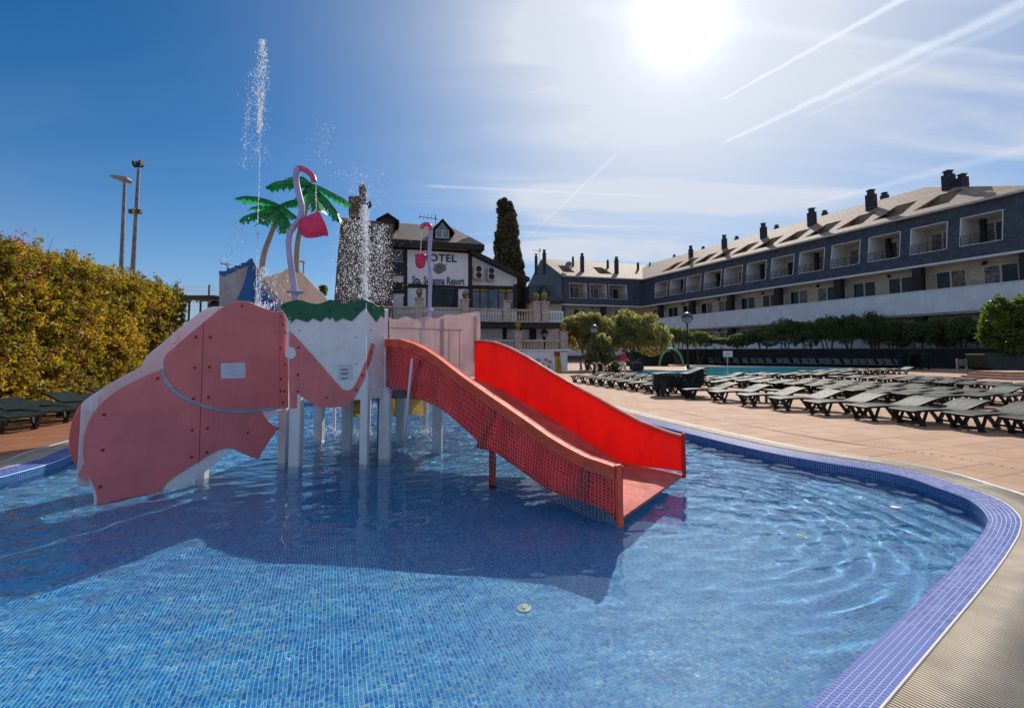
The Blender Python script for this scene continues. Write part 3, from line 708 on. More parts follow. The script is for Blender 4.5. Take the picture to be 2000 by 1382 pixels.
# round eye window
eye = [(1288 + 31 * math.cos(a), 372 + 34 * math.sin(a)) for a in np.linspace(0, 2 * PI, 24, endpoint=False)]
panel('round_eye', PCf, z1(eye), .03, .012, M['white'])
def bolts(plane, pts, m_, off, name='bolt', r=.019):
    f_ = plane.facing()
    for x, y in z1(pts):
        p = plane.pix(x, y, f_ * off); mb = MB(); mb.lathe(p, [(r, 0), (r, .008), (r * .75, .014), (0, .017)], 10, ax=plane.n3() * f_)
        mb.build(name, m_, tower)
bolts(PA, [(757, 282), (838, 283), (750, 454), (833, 450), (742, 628), (827, 621), (735, 805), (820, 794), (730, 955), (817, 930), (240, 718), (232, 917), (218, 1123), (540, 514), (1048, 817), (1016, 108), (1236, 165), (1232, 345), (1234, 517), (1232, 585), (1248, 210), (1262, 255), (1257, 435), (1255, 585), (1217, 795), (1243, 650)], M['bolt'], .02)
bolts(PA, [(576, 503), (640, 595), (738, 650), (820, 682), (972, 704), (1098, 697)], M['graybolt'], .03, r=.009)
bolts(PCf, [(1335, 340), (1331, 495), (1330, 587), (1492, 622), (1657, 577), (1693, 497)], M['bolt'], .022)
bolts(PCf, [(1338, 246), (1658, 283), (1660, 433), (1420, 640)], M['graybolt'], .0, r=.014)
bolts(PD, [(1740, 243), (1808, 283), (1735, 485), (1808, 425), (1740, 575), (1808, 560)], M['graybolt'], .0, r=.014)
bolts(PD, [(1725, 428), (1743, 365)], M['bolt'], .022, r=.015)
M['greenbolt'] = mat('dark_green_bolt_cap', (.003, .06, .02), .4)
bolts(PCf, [(1342, 148), (1512, 138), (1660, 125), (1256, 110)], M['greenbolt'], .022); bolts(PD, [(1748, 120), (1812, 130)], M['greenbolt'], .022)
# notices
pp = panel('notice', PA, z1([(898, 430), (1033, 426), (1036, 512), (898, 516)]), .024, .003, M['paper'], bevel=0, corner=5)
M['faint'] = mat('faded_print', (.46, .48, .58), .5)
for x0, x1, y in [(920, 985, 440), (915, 1000, 452), (925, 960, 464), (975, 1010, 470), (930, 985, 482), (960, 990, 496)]:
    panel('print_line', PA, z1([(x0, y), (x1, y - .6), (x1, y + 2.6), (x0, y + 3)]), .0255, .0012, M['faint'], bevel=0, corner=5)
panel('notice', PCf, z1([(1552, 436), (1640, 434), (1640, 524), (1552, 526)]), .002, .003, M['paper'], bevel=0, corner=5)
for x0, x1, y in [(1572, 1612, 460), (1568, 1614, 466), (1570, 1616, 482), (1570, 1617, 487), (1582, 1605, 493), (1570, 1612, 511), (1574, 1606, 517)]:
    panel('print_line', PCf, z1([(x0, y), (x1, y - .5), (x1, y + 2.6), (x0, y + 3.0)]), .004, .0012, M['ink'], bevel=0, corner=5)
# posts
def post(x0, x1, ytop, ybot, dp=None, m_='white', name='post', Yo=None):
    """square post whose foot meets the water at (x, ybot)"""
    a, b = G(x0, ybot, WL), G(x1, ybot, WL); w = (b - a).length * .92
    c_ = (a + b) / 2; zt = P((x0 + x1) / 2, ytop, c_.y).z
    mb = MB(); dy = dp or w
    mb.obox((a.x, a.y, FL), (b.x - a.x, b.y - a.y, 0), (-(b.y - a.y) * 0 + .0, dy, 0), (0, 0, zt - FL))
    o = mb.build(name, M[m_], tower, bevel=.008); o.cycles.is_caustics_receiver = True; return o
for x0, x1, yt, yb in [(540, 556, 700, 904), (562, 583, 690, 911), (701, 716, 690, 906), (738, 759, 690, 896), (380, 398, 900, 935), (612, 628, 760, 862), (666, 683, 760, 880), (773, 789, 745, 861), (844, 862, 700, 876), (648, 654, 745, 838), (826, 833, 760, 846), (716, 722, 760, 850)]:
    post(x0, x1, yt, yb)
post(736, 741, 765, 872, m_='darkmetal', name='inner_post'); post(672, 676, 765, 855, m_='darkmetal', name='inner_post')
# platform beams under the tower
mb = MB()
q0, q1 = PCf.pix(716, 778), PD.pix(757, 776)
pf = [PCf.pix(600, 775, 0), PCf.pix(714, 775, 0), PD.pix(757, 772, 0), Vector((-.9, 9.5, 0)), Vector((-1.4, 10.6, 0)), Vector((-3.9, 10.3, 0)), Vector((-4.0, 8.9, 0))]
zp = q0.z; pf = [Vector((v.x * 1.0, v.y + .06, zp)) for v in pf]
mb.poly(pf, (0, 0, .09)); mb.build('platform', M['darkmetal'], tower)
mb = MB(); mb.box(-4.0, -1.0, 8.6, 8.68, zp - .1, zp); mb.box(-4.0, -1.2, 9.6, 9.68, zp - .1, zp); mb.build('platform_beam', M['darkmetal'], tower)

# ---- the wide red slide
T0, E0, T1, E1 = Vector((-2.13, 8.02)), Vector((1.16, 4.95)), Vector((-.80, 9.6)), Vector((2.45, 6.58))
NW, FW = Plane(T0, E0), Plane(T1, E1)
slide = tower
top_n = [NW.pix(*p) for p in z2([(160, 325), (230, 325), (300, 345), (370, 378), (440, 425), (550, 510), (700, 615), (850, 715), (1000, 820), (1100, 880), (1200, 930), (1290, 960), (1365, 985)])]
bot_n = [NW.pix(*p) for p in z2([(160, 585), (230, 588), (285, 592), (290, 635), (350, 640), (450, 700), (620, 850), (622, 893), (700, 905), (850, 1012), (950, 1085), (1050, 1135), (1150, 1162), (1250, 1190), (1365, 1290)])]
fN = NW.facing(); nN = NW.n3() * fN
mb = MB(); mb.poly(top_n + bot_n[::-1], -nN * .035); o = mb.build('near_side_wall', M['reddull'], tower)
# top lip of the near wall: thick rounded rail
def sweep_box(name, pts, w, h, n, m_, seg=0):
    mb = MB(); sm = []
    for i in range(len(pts) - 1): 
        for t_ in (0, .34, .67): sm.append(pts[i].lerp(pts[i + 1], t_))
    sm.append(pts[-1]); k = len(sm); vs = []
    for i, p in enumerate(sm):
        d = (sm[min(i + 1, k - 1)] - sm[max(i - 1, 0)]).normalized(); up = n.cross(d).normalized()
        if up.z < 0: up = -up
        c = .012
        vs += [p + n * c - up * 0, p + n * (w - c), p + n * w - up * c, p + n * w - up * h, p + n * (w - .02) - up * h, p - up * h, p - up * c]
    fs = [(i * 7 + a, i * 7 + (a + 1) % 7, (i + 1) * 7 + (a + 1) % 7, (i + 1) * 7 + a) for i in range(k - 1) for a in range(7)]
    mb.add(vs, fs); mb.add(vs[:7], [tuple(range(7))]); mb.add(vs[-7:], [tuple(range(6, -1, -1))])
    return mb.build(name, m_, tower)
rail_pts = [p - nN * .05 for p in top_n]
sweep_box('slide_rail', rail_pts, .14, .125, nN, M['redrail'])
# outer ribs of the near wall
def rib(px0, py0, px1, py1, wd=.05):
    a, b = NW.pix(px0, py0), NW.pix(px1, py1); mb = MB()
    mb.obox(a, NW.d.to_3d() * wd, b - a, nN * .07); return mb.build('rib', M['reddull'], tower)
rib(822, 704, 806, 776, .05); rib(967, 790, 936, 873, .09); rib(1140, 905, 1133, 968, .11); rib(760.5, 664, 760.5, 756, .06)
mb = MB(); a, b = NW.pix(1208, 905), NW.pix(1213, 1024); mb.obox(a - Vector((0, 0, 0)), NW.d.to_3d() * .035, b - a, nN * .09); mb.build('end_flange', M['redrail'], tower)
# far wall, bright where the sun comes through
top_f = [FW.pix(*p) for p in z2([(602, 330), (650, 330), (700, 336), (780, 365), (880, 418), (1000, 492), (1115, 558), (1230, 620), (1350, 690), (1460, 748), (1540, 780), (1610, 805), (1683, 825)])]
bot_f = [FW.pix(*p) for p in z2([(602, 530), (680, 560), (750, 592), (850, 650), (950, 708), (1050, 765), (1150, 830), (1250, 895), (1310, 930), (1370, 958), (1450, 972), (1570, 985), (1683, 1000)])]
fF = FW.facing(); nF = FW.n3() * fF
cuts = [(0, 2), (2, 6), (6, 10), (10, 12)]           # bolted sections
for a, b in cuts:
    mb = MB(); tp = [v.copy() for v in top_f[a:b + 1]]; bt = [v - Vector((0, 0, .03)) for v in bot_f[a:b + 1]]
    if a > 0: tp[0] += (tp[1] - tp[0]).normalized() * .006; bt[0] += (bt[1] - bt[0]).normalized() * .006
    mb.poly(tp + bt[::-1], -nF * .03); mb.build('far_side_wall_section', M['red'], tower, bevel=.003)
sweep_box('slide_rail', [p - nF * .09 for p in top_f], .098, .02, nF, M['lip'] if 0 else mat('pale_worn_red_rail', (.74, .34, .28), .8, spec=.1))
mb = MB(); a, b = FW.pix(1331, 846), FW.pix(1333, 932); mb.obox(a - nF * .06, FW.d.to_3d() * .03, b - a, nF * .07); mb.build('end_flange', M['reddull'], tower)
# chute floor: same slope under both walls
near_b = [NW.at(NW.u(top_n[0]) + (NW.u(top_n[-1]) - NW.u(top_n[0])) * i / 12, 0) for i in range(13)]
mb = MB(); k = 13; vs = []
for i in range(k):
    fr = (FW.u(bot_f[i]) - FW.u(bot_f[0])) / (FW.u(bot_f[-1]) - FW.u(bot_f[0])); z = bot_f[i].z
    if fr > .55: z = bot_f[i].z - .075 * ((fr - .55) / .45) ** 2
    zn = z
    un = NW.u(top_n[0]) + (NW.u(top_n[-1]) - NW.u(top_n[0])) * fr
    zb = float(np.interp(un, [NW.u(v) for v in bot_n], [v.z for v in bot_n]))
    zn = max(z, zb + .03) if fr < .9 else max(z, zb + .005)
    q = Vector((T0.x + (E0.x - T0.x) * fr, T0.y + (E0.y - T0.y) * fr, zn)) - nN * .02
    f_ = Vector((bot_f[i].x, bot_f[i].y, z)) - nF * .015
    vs += [q, f_, q - Vector((0, 0, .03)), f_ - Vector((0, 0, .03))]
fs = []
for i in range(k - 1):
    a = i * 4; fs += [(a, a + 1, a + 5, a + 4), (a + 2, a + 6, a + 7, a + 3), (a, a + 4, a + 6, a + 2), (a + 1, a + 3, a + 7, a + 5)]
fs += [(0, 2, 3, 1), (48, 49, 51, 50)]
mb.add(vs, fs, False); o = mb.build('slide_chute', M['chute'], tower); o.cycles.is_caustics_receiver = True
for f1, dz in ((.27, 0), (.62, 0), (.90, 0)):                         # seams of the chute
    pass
post(955, 968, 850, 937, m_='reddull', name='slide_post'); 
mb = MB(); mb.tube([NW.pix(805, 700, fN * .14), NW.pix(799, 760, fN * .14), NW.pix(791, 850, fN * .1), G(789, 872, FL + .1)], .022, 8); mb.build('strut', M['white'], tower)

# ---- safety nets: knotted cords
def net(name, fn, nu, nv, sag=.0, r=.0016, seed=1, parent=tower):
    """fn(u, v) -> Vector; cords along both ways, as thin three-sided cord"""
    rr = np.random.default_rng(seed); Pt = [[None] * (nv + 1) for _ in range(nu + 1)]
    for i in range(nu + 1):
        for j in range(nv + 1):
            Pt[i][j] = fn(i / nu, j / nv) + Vector(rr.normal(0, .004, 3))
    mb = MB()
    def cord(a, b):
        d = (b - a); s1 = d.cross(Vector((.3, .2, .9))).normalized() * r; s2 = d.cross(s1).normalized() * r
        mb.add([a + s1, a - s1 * .5 + s2 * .87, a - s1 * .5 - s2 * .87, b + s1, b - s1 * .5 + s2 * .87, b - s1 * .5 - s2 * .87], [(0, 1, 4, 3), (1, 2, 5, 4), (2, 0, 3, 5)])
    for i in range(nu + 1):
        for j in range(nv + 1):
            if i < nu: cord(Pt[i][j], Pt[i + 1][j])
            if j < nv: cord(Pt[i][j], Pt[i][j + 1])
    return stuff(mb.build(name, M['net'], parent))
def lerp_path(pts, t_):
    L = [0]; 
    for a, b in zip(pts[:-1], pts[1:]): L.append(L[-1] + (b - a).length)
    x = t_ * L[-1]
    for i in range(len(pts) - 1):
        if x <= L[i + 1] + 1e-9: return pts[i].lerp(pts[i + 1], (x - L[i]) / max(L[i + 1] - L[i], 1e-9))
    return pts[-1]
ntop = [NW.pix(*p) + nN * .10 for p in z2([(172, 365), (250, 365), (350, 410), (440, 460), (550, 555), (700, 660), (850, 765), (1000, 870), (1100, 930), (1200, 975), (1290, 1010), (1352, 1035)])]
nbot = [NW.pix(*p) + nN * .10 for p in z2([(172, 590), (230, 640), (350, 760), (440, 860), (550, 960), (700, 1060), (850, 1100), (1000, 1150), (1100, 1180), (1200, 1215), (1290, 1250), (1352, 1275)])]
def fnet(u, v):
    a, b = lerp_path(ntop, u), lerp_path(nbot, u)
    return a.lerp(b, v) + nN * (.05 * math.sin(v * PI) * (.5 + .5 * math.sin(u * 17))) + Vector((0, 0, .012 * math.sin(u * 40 + v * 5)))
net('slide_net', fnet, 100, 16, r=.0021, seed=3)
b0, b1 = Vector((-3.85, 7.6)), Vector((-2.4, 7.6))
gN = [(Vector((-3.55, 7.9, 0)), Vector((-2.25, 8.45, 0))), (Vector((-2.05, 8.2, 0)), Vector((-.35, 6.75, 0))), (Vector((-3.75, 10.0, 0)), Vector((-1.2, 10.3, 0)))]
for k, (a, b) in enumerate(gN):
    zt = zp if k != 1 else None
    def fn(u, v, a=a, b=b, k=k):
        p = a.lerp(b, u); top = zp if k != 1 else .80 - .62 * u
        p.z = top + (-.28 - top) * v; return p + Vector((0, .05 * math.sin(u * 9 + v * 3), 0))
    net('under_platform_net' if k != 1 else 'under_slide_net', fn, int((b - a).length / .042), int((.9 if k != 1 else .7) / .042), seed=5 + k)

# ---- back panels beside the slide top
bp0, bp1 = Vector((-2.35, 9.9)), Vector((-.78, 9.72)); PF = Plane(bp0, bp1)
wavy = [(425, 992), (455, 1005), (490, 1005), (525, 985), (555, 985), (590, 1005), (630, 1000), (665, 985), (700, 985), (740, 1000), (775, 993), (810, 970), (850, 968), (890, 978), (925, 965), (960, 960), (990, 960), (1020, 952), (1045, 955), (1056, 985), (1056, 1200), (1010, 1400), (425, 1400)]
panel('wavy_back_panel', PF, z4(wavy), 0, .02, M['backwhite'], corner=50)
panel('back_panel_post', PF, z4([(775, 1000), (800, 1000), (800, 1380), (775, 1380)]), .03, .03, M['backwhite'], corner=5)
panel('back_panel_post', PF, z4([(1008, 985), (1030, 985), (1030, 1300), (1008, 1300)]), .03, .03, M['backwhite'], corner=5)
mb = MB(); a, b = PF.pix(760, 640, .2), PF.pix(902, 645, .2); mb.tube([a, b], .016, 8); mb.build('grab_rail', M['backwhite'], tower)
for x in (822, 877, 898): mb = MB(); a = PF.pix(x, 641, .1); mb.tube([a, a - Vector((0, 0, .8))], .011, 6); mb.build('rail_bar', M['backwhite'], tower)
# side panel between the near corner and the back
mb = MB(); mb.poly([Vector((-2.02, 8.2, zp)), Vector((-2.02, 8.2, 1.95)), Vector((-2.3, 9.85, 1.95)), Vector((-2.3, 9.85, zp))], (.02, 0, 0)); 
# far panels of the second tower: grey gable with blue trim, and a beige one
PG = Plane((-6.2, 10.9), (-4.6, 11.3))
panel('grey_gable_panel', PG, z3([(121, 1000), (200, 985), (260, 955), (330, 930), (385, 895), (405, 905), (460, 990), (560, 1130), (650, 1252), (640, 1400), (120, 1400)]), 0, .03, mat('lilac_grey_panel', (.46, .40, .42), .5, transl=.2), corner=30)
panel('blue_wavy_trim', PG, z3([(118, 985), (135, 990), (160, 990), (185, 985), (200, 962), (225, 965), (250, 950), (260, 940), (285, 945), (305, 925), (320, 918), (345, 918), (365, 895), (385, 882), (402, 884), (404, 905), (380, 920), (350, 945), (320, 955), (300, 968), (270, 965), (240, 990), (215, 1010), (190, 1010), (170, 1030), (140, 1025), (120, 1015)]), .03, .03, M['blue'], corner=45)
panel('blue_peak_panel', PG, z3([(372, 905), (406, 900), (420, 1000), (445, 1085), (475, 1135), (520, 1180), (605, 1290), (600, 1320), (540, 1320), (440, 1255), (270, 1232), (300, 1165), (335, 1080), (358, 990)]), .035, .03, M['blue'], corner=30)
PH = Plane((-4.6, 12.4), (-2.6, 12.4))
panel('beige_gable_panel', PH, z3([(420, 930), (470, 985), (505, 1035), (545, 1035), (590, 1010), (625, 1010), (655, 1000), (672, 980), (700, 968), (725, 985), (760, 975), (800, 978), (900, 1090), (1030, 1222), (1020, 1400), (600, 1400), (520, 1130)]), 0, .03, M['beige'], corner=40)
# yellow crawl tube low behind the platform
mb = MB(); a, b = P(768, 787, 10.6), P(834, 787, 10.9); mb.lathe(a, [(.26, 0), (.30, .02), (.30, .10), (.27, .14), (.27, .62), (.30, .66), (.30, .76)], 28, ax=(b - a)); mb.build('crawl_tube', M['yellow'], tower)
mb = MB(); a = P(690, 798, 9.9); mb.lathe(a, [(.16, 0), (.18, .03), (.18, .2)], 24, ax=(1, .1, 0)); mb.build('crawl_tube', M['yellow'], tower)

# ---- tipping bucket poles
def pipe(pts, Y, rpx, name, m_, par, seg=14, ys=None):
    w = [P(x, y, Y if ys is None else ys[i]) for i, (x, y) in enumerate(pts)]
    # smooth the bends
    for _ in range(2):
        o = [w[0]]
        for a, b in zip(w[:-1], w[1:]): o += [a.lerp(b, .25), a.lerp(b, .75)]
        w = o + [w[-1]]
    mb = MB(); mb.tube(w, rpx * Y / F, seg); return mb.build(name, m_, par)
Yb = 8.9
t = thing('tipping_bucket_pole', 'tall bent lilac pole with a pink tipping bucket above the green trim', 'bucket pole', tuple(P(579, 600, Yb).xy) + (.9,))
pipe(z3([(768, 1260), (760, 1150), (737, 1000), (715, 850), (708, 720), (728, 640), (790, 570), (818, 515), (820, 450), (795, 350), (772, 250), (768, 190), (776, 145), (795, 125)]), Yb, 6.0, 'pole', M['lilac'], t)
pipe(z3([(789, 128), (805, 122), (850, 138), (905, 180), (922, 235)]), Yb, 5.7, 'spout', M['pinkpipe'], t)
c = P(*z3([(765, 1170)])[0], Yb); mb = MB(); mb.lathe(c, [(.07, -.03), (.14, -.02), (.18, 0), (.18, .02), (.13, .03), (.07, .06)], 9, smooth=False); mb.build('flange', M['lilac'], t)
mb = MB(); a = P(*z3([(835, 560)])[0], Yb - .05); ax = Vector((.80, .42, .42)).normalized(); c = P(*z3([(905, 615)])[0], Yb - .05)
mb.lathe(c, [(0, -.26), (.09, -.245), (.165, -.19), (.205, -.1), (.225, .03), (.235, .17), (.255, .175), (.258, .205), (.24, .21), (.21, .17), (.19, -.08), (.12, -.19), (0, -.22)], 28, ax=ax); mb.build('bucket', M['magenta'], t)
mb = MB(); mb.tube([P(586, 432, Yb), P(597, 442, Yb - .05)], .05, 10); mb.build('hinge_arm', M['pinkpipe'], t)
mb = MB(); mb.lathe(P(*z3([(975, 603)])[0], Yb - .31), [(.012, 0), (.012, .02), (0, .022)], 8, ax=(.3, -1, 0)); mb.build('bolt', M['bolt'], t)
Ys = 10.1
t = thing('small_bucket_pole', 'slim lilac pipe with a small pink bucket hanging in front of the sign', 'bucket pole', tuple(P(840, 615, Ys).xy) + (.9,))
pipe(z4([(706, 1010), (706, 930), (708, 800), (712, 700), (702, 610), (706, 500), (712, 430), (714, 390)]), Ys, 3.9, 'pole', M['lilac'], t)
pipe(z4([(714, 392), (712, 362), (695, 346), (672, 346), (656, 358), (654, 378)]), Ys, 4.2, 'spout', M['pinkpipe'], t)
c = P(*z4([(706, 945)])[0], Ys); mb = MB(); mb.lathe(c, [(.05, -.03), (.10, -.02), (.135, 0), (.135, .02), (.09, .03), (.05, .05)], 8, smooth=False); mb.build('flange', M['lilac'], t)
mb = MB(); mb.tube([P(*z4([(653, 375)])[0], Ys), P(*z4([(641, 562)])[0], Ys)], .008, 6); mb.build('cord', M['white'], t)
c = P(*z4([(641, 655)])[0], Ys); mb = MB(); mb.lathe(c, [(0, 0), (.05, .012), (.095, .05), (.112, .12), (.118, .28), (.128, .285), (.128, .31), (.112, .31), (.10, .1), (.05, .03), (0, .025)], 24); mb.build('bucket', M['magenta'], t)

# ---- artificial palms of moulded plastic
def frond(par, base, path, w0, seed):
    """folded leaf with torn edge: path of points from the crown outward"""
    r = random.Random(seed); n = 15; pts = [lerp_path(path, i / n) for i in range(n + 1)]
    mb = MB(); side = (path[-1] - path[0]).cross(Vector((0, 0, 1)))
    if side.length < .05: side = Vector((1, 0, 0))
    side.normalize()
    rows = []
    for i, p in enumerate(pts):
        f_ = i / n; w = w0 * (.35 + .65 * math.sin(min(1, f_ * 1.35 + .12) * PI * .62)) * (1 if f_ < .85 else (1 - f_) / .15 * .75 + .25)
        rows.append((p, w))
    for sgn in (-1, 1):
        for i in range(n):
            (p, w), (q, w2) = rows[i], rows[i + 1]
            notch = 1.0 if i % 2 else .78 + r.uniform(-.08, .08)
            a, b = p, q; dr = Vector((0, 0, -1)); g_ = (q - p) * (.10 if i % 2 else .0)
            mid1 = p + side * sgn * w * .55 + dr * w * .22; mid2 = q + side * sgn * w2 * .55 + dr * w2 * .22
            e1 = p + side * sgn * w * .8 * notch + dr * w * .62 * notch + g_ * 1.5; e2 = q + side * sgn * w2 * .8 * notch + dr * w2 * .62 * notch - g_ * 1.5
            mb.add([a, b, mid2, mid1, e2, e1], [(0, 1, 2, 3), (3, 2, 4, 5)], True)
    o = mb.build('frond', M['palmleaf'], par)
    mb = MB(); mb.tube([p + Vector((0, 0, .005)) for p in pts], [w0 * .12 * (1 - .6 * i / n) for i in range(n + 1)], 6); mb.build('midrib', M['palmleaf'], o)
def palm(label, trunk_px, Y, fr, w0):
    w = [P(x, y, Y) for x, y in z3(trunk_px)]
    t = thing('artificial_palm', label, 'artificial palm', (w[0].x, w[0].y, .9), group='plastic palm trees on the play tower')
    for _ in range(2):
        o = [w[0]]
        for a, b in zip(w[:-1], w[1:]): o += [a.lerp(b, .25), a.lerp(b, .75)]
        w = o + [w[-1]]
    mb = MB(); mb.tube(w, [(.075 - .03 * i / len(w)) for i in range(len(w))], 12); mb.build('trunk', M['palmtrunk'], t)
    for k, (pts, dy) in enumerate(fr):
        px = z3(pts); path = [P(x, y, Y + dy * i / (len(px) - 1)) for i, (x, y) in enumerate(px)]
        frond(t, path[0], path, w0, k)
palm('shorter green plastic palm leaning over the blue peaked panel', [(480, 1000), (492, 900), (505, 820), (560, 680), (605, 560), (632, 455)], 11.2,
     [([(632, 440), (540, 400), (440, 372), (340, 362), (258, 378)], .1), ([(632, 445), (540, 440), (450, 440), (400, 468)], 1.0), ([(632, 450), (520, 480), (400, 510), (330, 535), (292, 570)], -.3),
      ([(628, 450), (570, 500), (510, 545), (465, 590)], -.9), ([(635, 450), (660, 530), (680, 600), (690, 670)], -.7), ([(640, 445), (700, 480), (760, 525), (790, 545)], -.3), ([(640, 438), (700, 410), (745, 395), (775, 420)], .9)], .25)
palm('taller green plastic palm behind the bent lilac pole', [(770, 1000), (775, 880), (782, 760), (805, 640), (850, 480), (880, 370), (892, 280)], 11.6,
     [([(890, 262), (800, 235), (700, 232), (600, 240), (515, 285)], -.2), ([(890, 255), (830, 205), (760, 195), (705, 215)], .9), ([(895, 262), (980, 290), (1080, 340), (1170, 385), (1232, 430)], .1),
      ([(898, 270), (960, 330), (1040, 400), (1100, 480), (1140, 580)], -.4), ([(893, 270), (925, 340), (950, 410), (970, 480)], -.9), ([(885, 270), (850, 330), (800, 380), (745, 450)], .6)], .28)

# ---- spray: thousands of drops, too many to count
M['drop'] = bpy.data.materials.new('water_drop'); M['drop'].use_nodes = True; t = NT(M['drop'].node_tree); b = M['drop'].node_tree.nodes['Principled BSDF']
b.inputs['Base Color'].default_value = (.93, .95, 1, 1); b.inputs['Roughness'].default_value = .08
tr = t.n('ShaderNodeBsdfTranslucent'); tr.inputs[0].default_value = (.95, .97, 1, 1); tp = t.n('ShaderNodeBsdfTransparent')
mx = t.n('ShaderNodeMixShader'); mx.inputs[0].default_value = .62; t.put(mx.inputs[1], b.outputs[0]); t.put(mx.inputs[2], tr.outputs[0])
mx2 = t.n('ShaderNodeMixShader'); mx2.inputs[0].default_value = .12; t.put(mx2.inputs[1], mx.outputs[0]); t.put(mx2.inputs[2], tp.outputs[0]); t.put(M['drop'].node_tree.nodes['Material Output'].inputs[0], mx2.outputs[0])
OCT = np.array([(0, 0, 1), (1, 0, 0), (0, 1, 0), (-1, 0, 0), (0, -1, 0), (0, 0, -1)], float)
OCF = np.array([(0, 1, 2), (0, 2, 3), (0, 3, 4), (0, 4, 1), (5, 2, 1), (5, 3, 2), (5, 4, 3), (5, 1, 4)])
def drops(name, label, pts, rad, stretch=2.1, cat='water spray'):
    pts = np.asarray(pts); k = len(pts); rad = np.asarray(rad)
    V = OCT[None] * np.stack([rad, rad, rad * stretch], -1)[:, None, :] + pts[:, None, :]
    Fq = (np.arange(k)[:, None, None] * 6 + OCF).reshape(-1, 3)
    o = link(name, npmesh(name, V.reshape(-1, 3), Fq, smooth=True), M['drop']); tag(o, label, cat); return stuff(o)
def col(pxs, Y, n, sx, rr, dec=1.0):
    """drops round a path of (x, y, half width px)"""
    out = []; 
    seg = rng.integers(0, len(pxs) - 1, n); f_ = rng.random(n)
    for s_, q in zip(seg, f_):
        a, b = pxs[s_], pxs[s_ + 1]; w = a[2] + (b[2] - a[2]) * q
        x = a[0] + (b[0] - a[0]) * q + rng.normal(0, w * sx); y = a[1] + (b[1] - a[1]) * q + rng.normal(0, w * .3)
        out.append(P(x, y, Y + rng.normal(0, .12)))
    return np.array(out), rr * rng.lognormal(0, .45, n)
def jet(name, label, groups, Y, streams=()):
    a = [col(*g_) for g_ in groups]; o = drops(name, label, np.concatenate([x[0] for x in a]), np.concatenate([x[1] for x in a]))
    for pts, r_ in streams:
        mb = MB(); w = []
        for i in range(len(pts) - 1):
            for q in range(8):
                x = pts[i][0] + (pts[i + 1][0] - pts[i][0]) * q / 8; y = pts[i][1] + (pts[i + 1][1] - pts[i][1]) * q / 8
                w.append(P(x + rng.normal(0, .25), y, Y))
        mb.tube(w, [r_ * rng.uniform(.6, 1.3) for _ in w], 6); mb.build('stream', M['drop'], o)
    return o
jet('spray_jet', 'tall thin water jet shooting up into the blue sky at the left', [([(512, 78, 3), (514, 110, 6), (508, 170, 8), (508, 210, 5), (506, 260, 2)], 9.6, 950, .9, .0065), ([(505, 130, 12), (500, 200, 14), (505, 320, 10)], 9.6, 500, 1, .005), ([(490, 190, 4), (480, 250, 4), (476, 330, 4)], 9.6, 160, .9, .006), ([(507, 200, .8), (507, 350, .8), (502, 480, .8), (500, 590, .8)], 9.6, 500, .7, .0045), ([(470, 430, 14), (450, 520, 16)], 9.6, 90, 1, .007)], 9.6, [(((507, 330), (503, 430), (500, 590)), .0025)])
jet('falling_spray', 'broad curtain of falling water drops in front of the brown stone gable', [
    ([(690, 425, 18), (686, 470, 20), (684, 530, 20), (684, 585, 20)], 10.4, 1500, .8, .0048), ([(712, 400, 5), (712, 440, 7), (714, 500, 8), (715, 590, 9)], 10.2, 1700, .8, .0062), ([(742, 440, 10), (742, 500, 14), (740, 590, 14)], 10.4, 1150, .85, .0050),
    ([(720, 460, 42), (720, 590, 42)], 10.5, 800, .9, .0042), ([(705, 330, 22), (715, 400, 26)], 10.3, 260, 1, .0055), ([(630, 240, 9), (636, 320, 12)], 10.3, 130, 1, .005), ([(715, 440, 2), (716, 480, 2.5), (716, 585, 2)], 10.1, 600, .8, .006)],
    10.1, [(((714, 470), (716, 590)), .006)])
jet('splash_spray', 'low white splashes on the water behind the posts of the tower', [([(620, 838, 20), (700, 852, 26), (780, 838, 26), (860, 845, 16)], 10.2, 1500, .9, .006), ([(640, 800, 20), (740, 790, 30), (840, 805, 20)], 12.0, 900, .9, .006), ([(560, 880, 10), (556, 900, 14)], 8.4, 160, .9, .006)], 10.2)
jet('bubbler_spray', 'small splashing bubbler above the top of the pink head panel', [([(512, 520, 8), (508, 545, 5), (505, 590, 4)], 9.2, 280, .8, .0055), ([(520, 595, 14), (500, 600, 12)], 9.2, 220, .9, .006), ([(530, 530, 14), (540, 600, 18)], 9.2, 130, 1, .006)], 9.2, [(((503, 560), (504, 595)), .008), (((508, 560), (508, 595)), .006)])
jet('dripping_water', 'thin threads of water running down in front of the white trunk board', [([(716, 600, .5), (716, 760, .7)], 7.6, 60, 1, .004), ([(567, 600, .5), (567, 860, 1.0)], 7.1, 50, 1, .003), ([(617, 365, 1), (617, 430, 1.5)], 8.8, 60, 1, .004)], 7.5, [(((715.5, 590), (715.5, 690), (715, 745)), .0035), (((566, 585), (566.5, 690), (563, 780)), .0025), (((617, 362), (618, 410)), .004)])

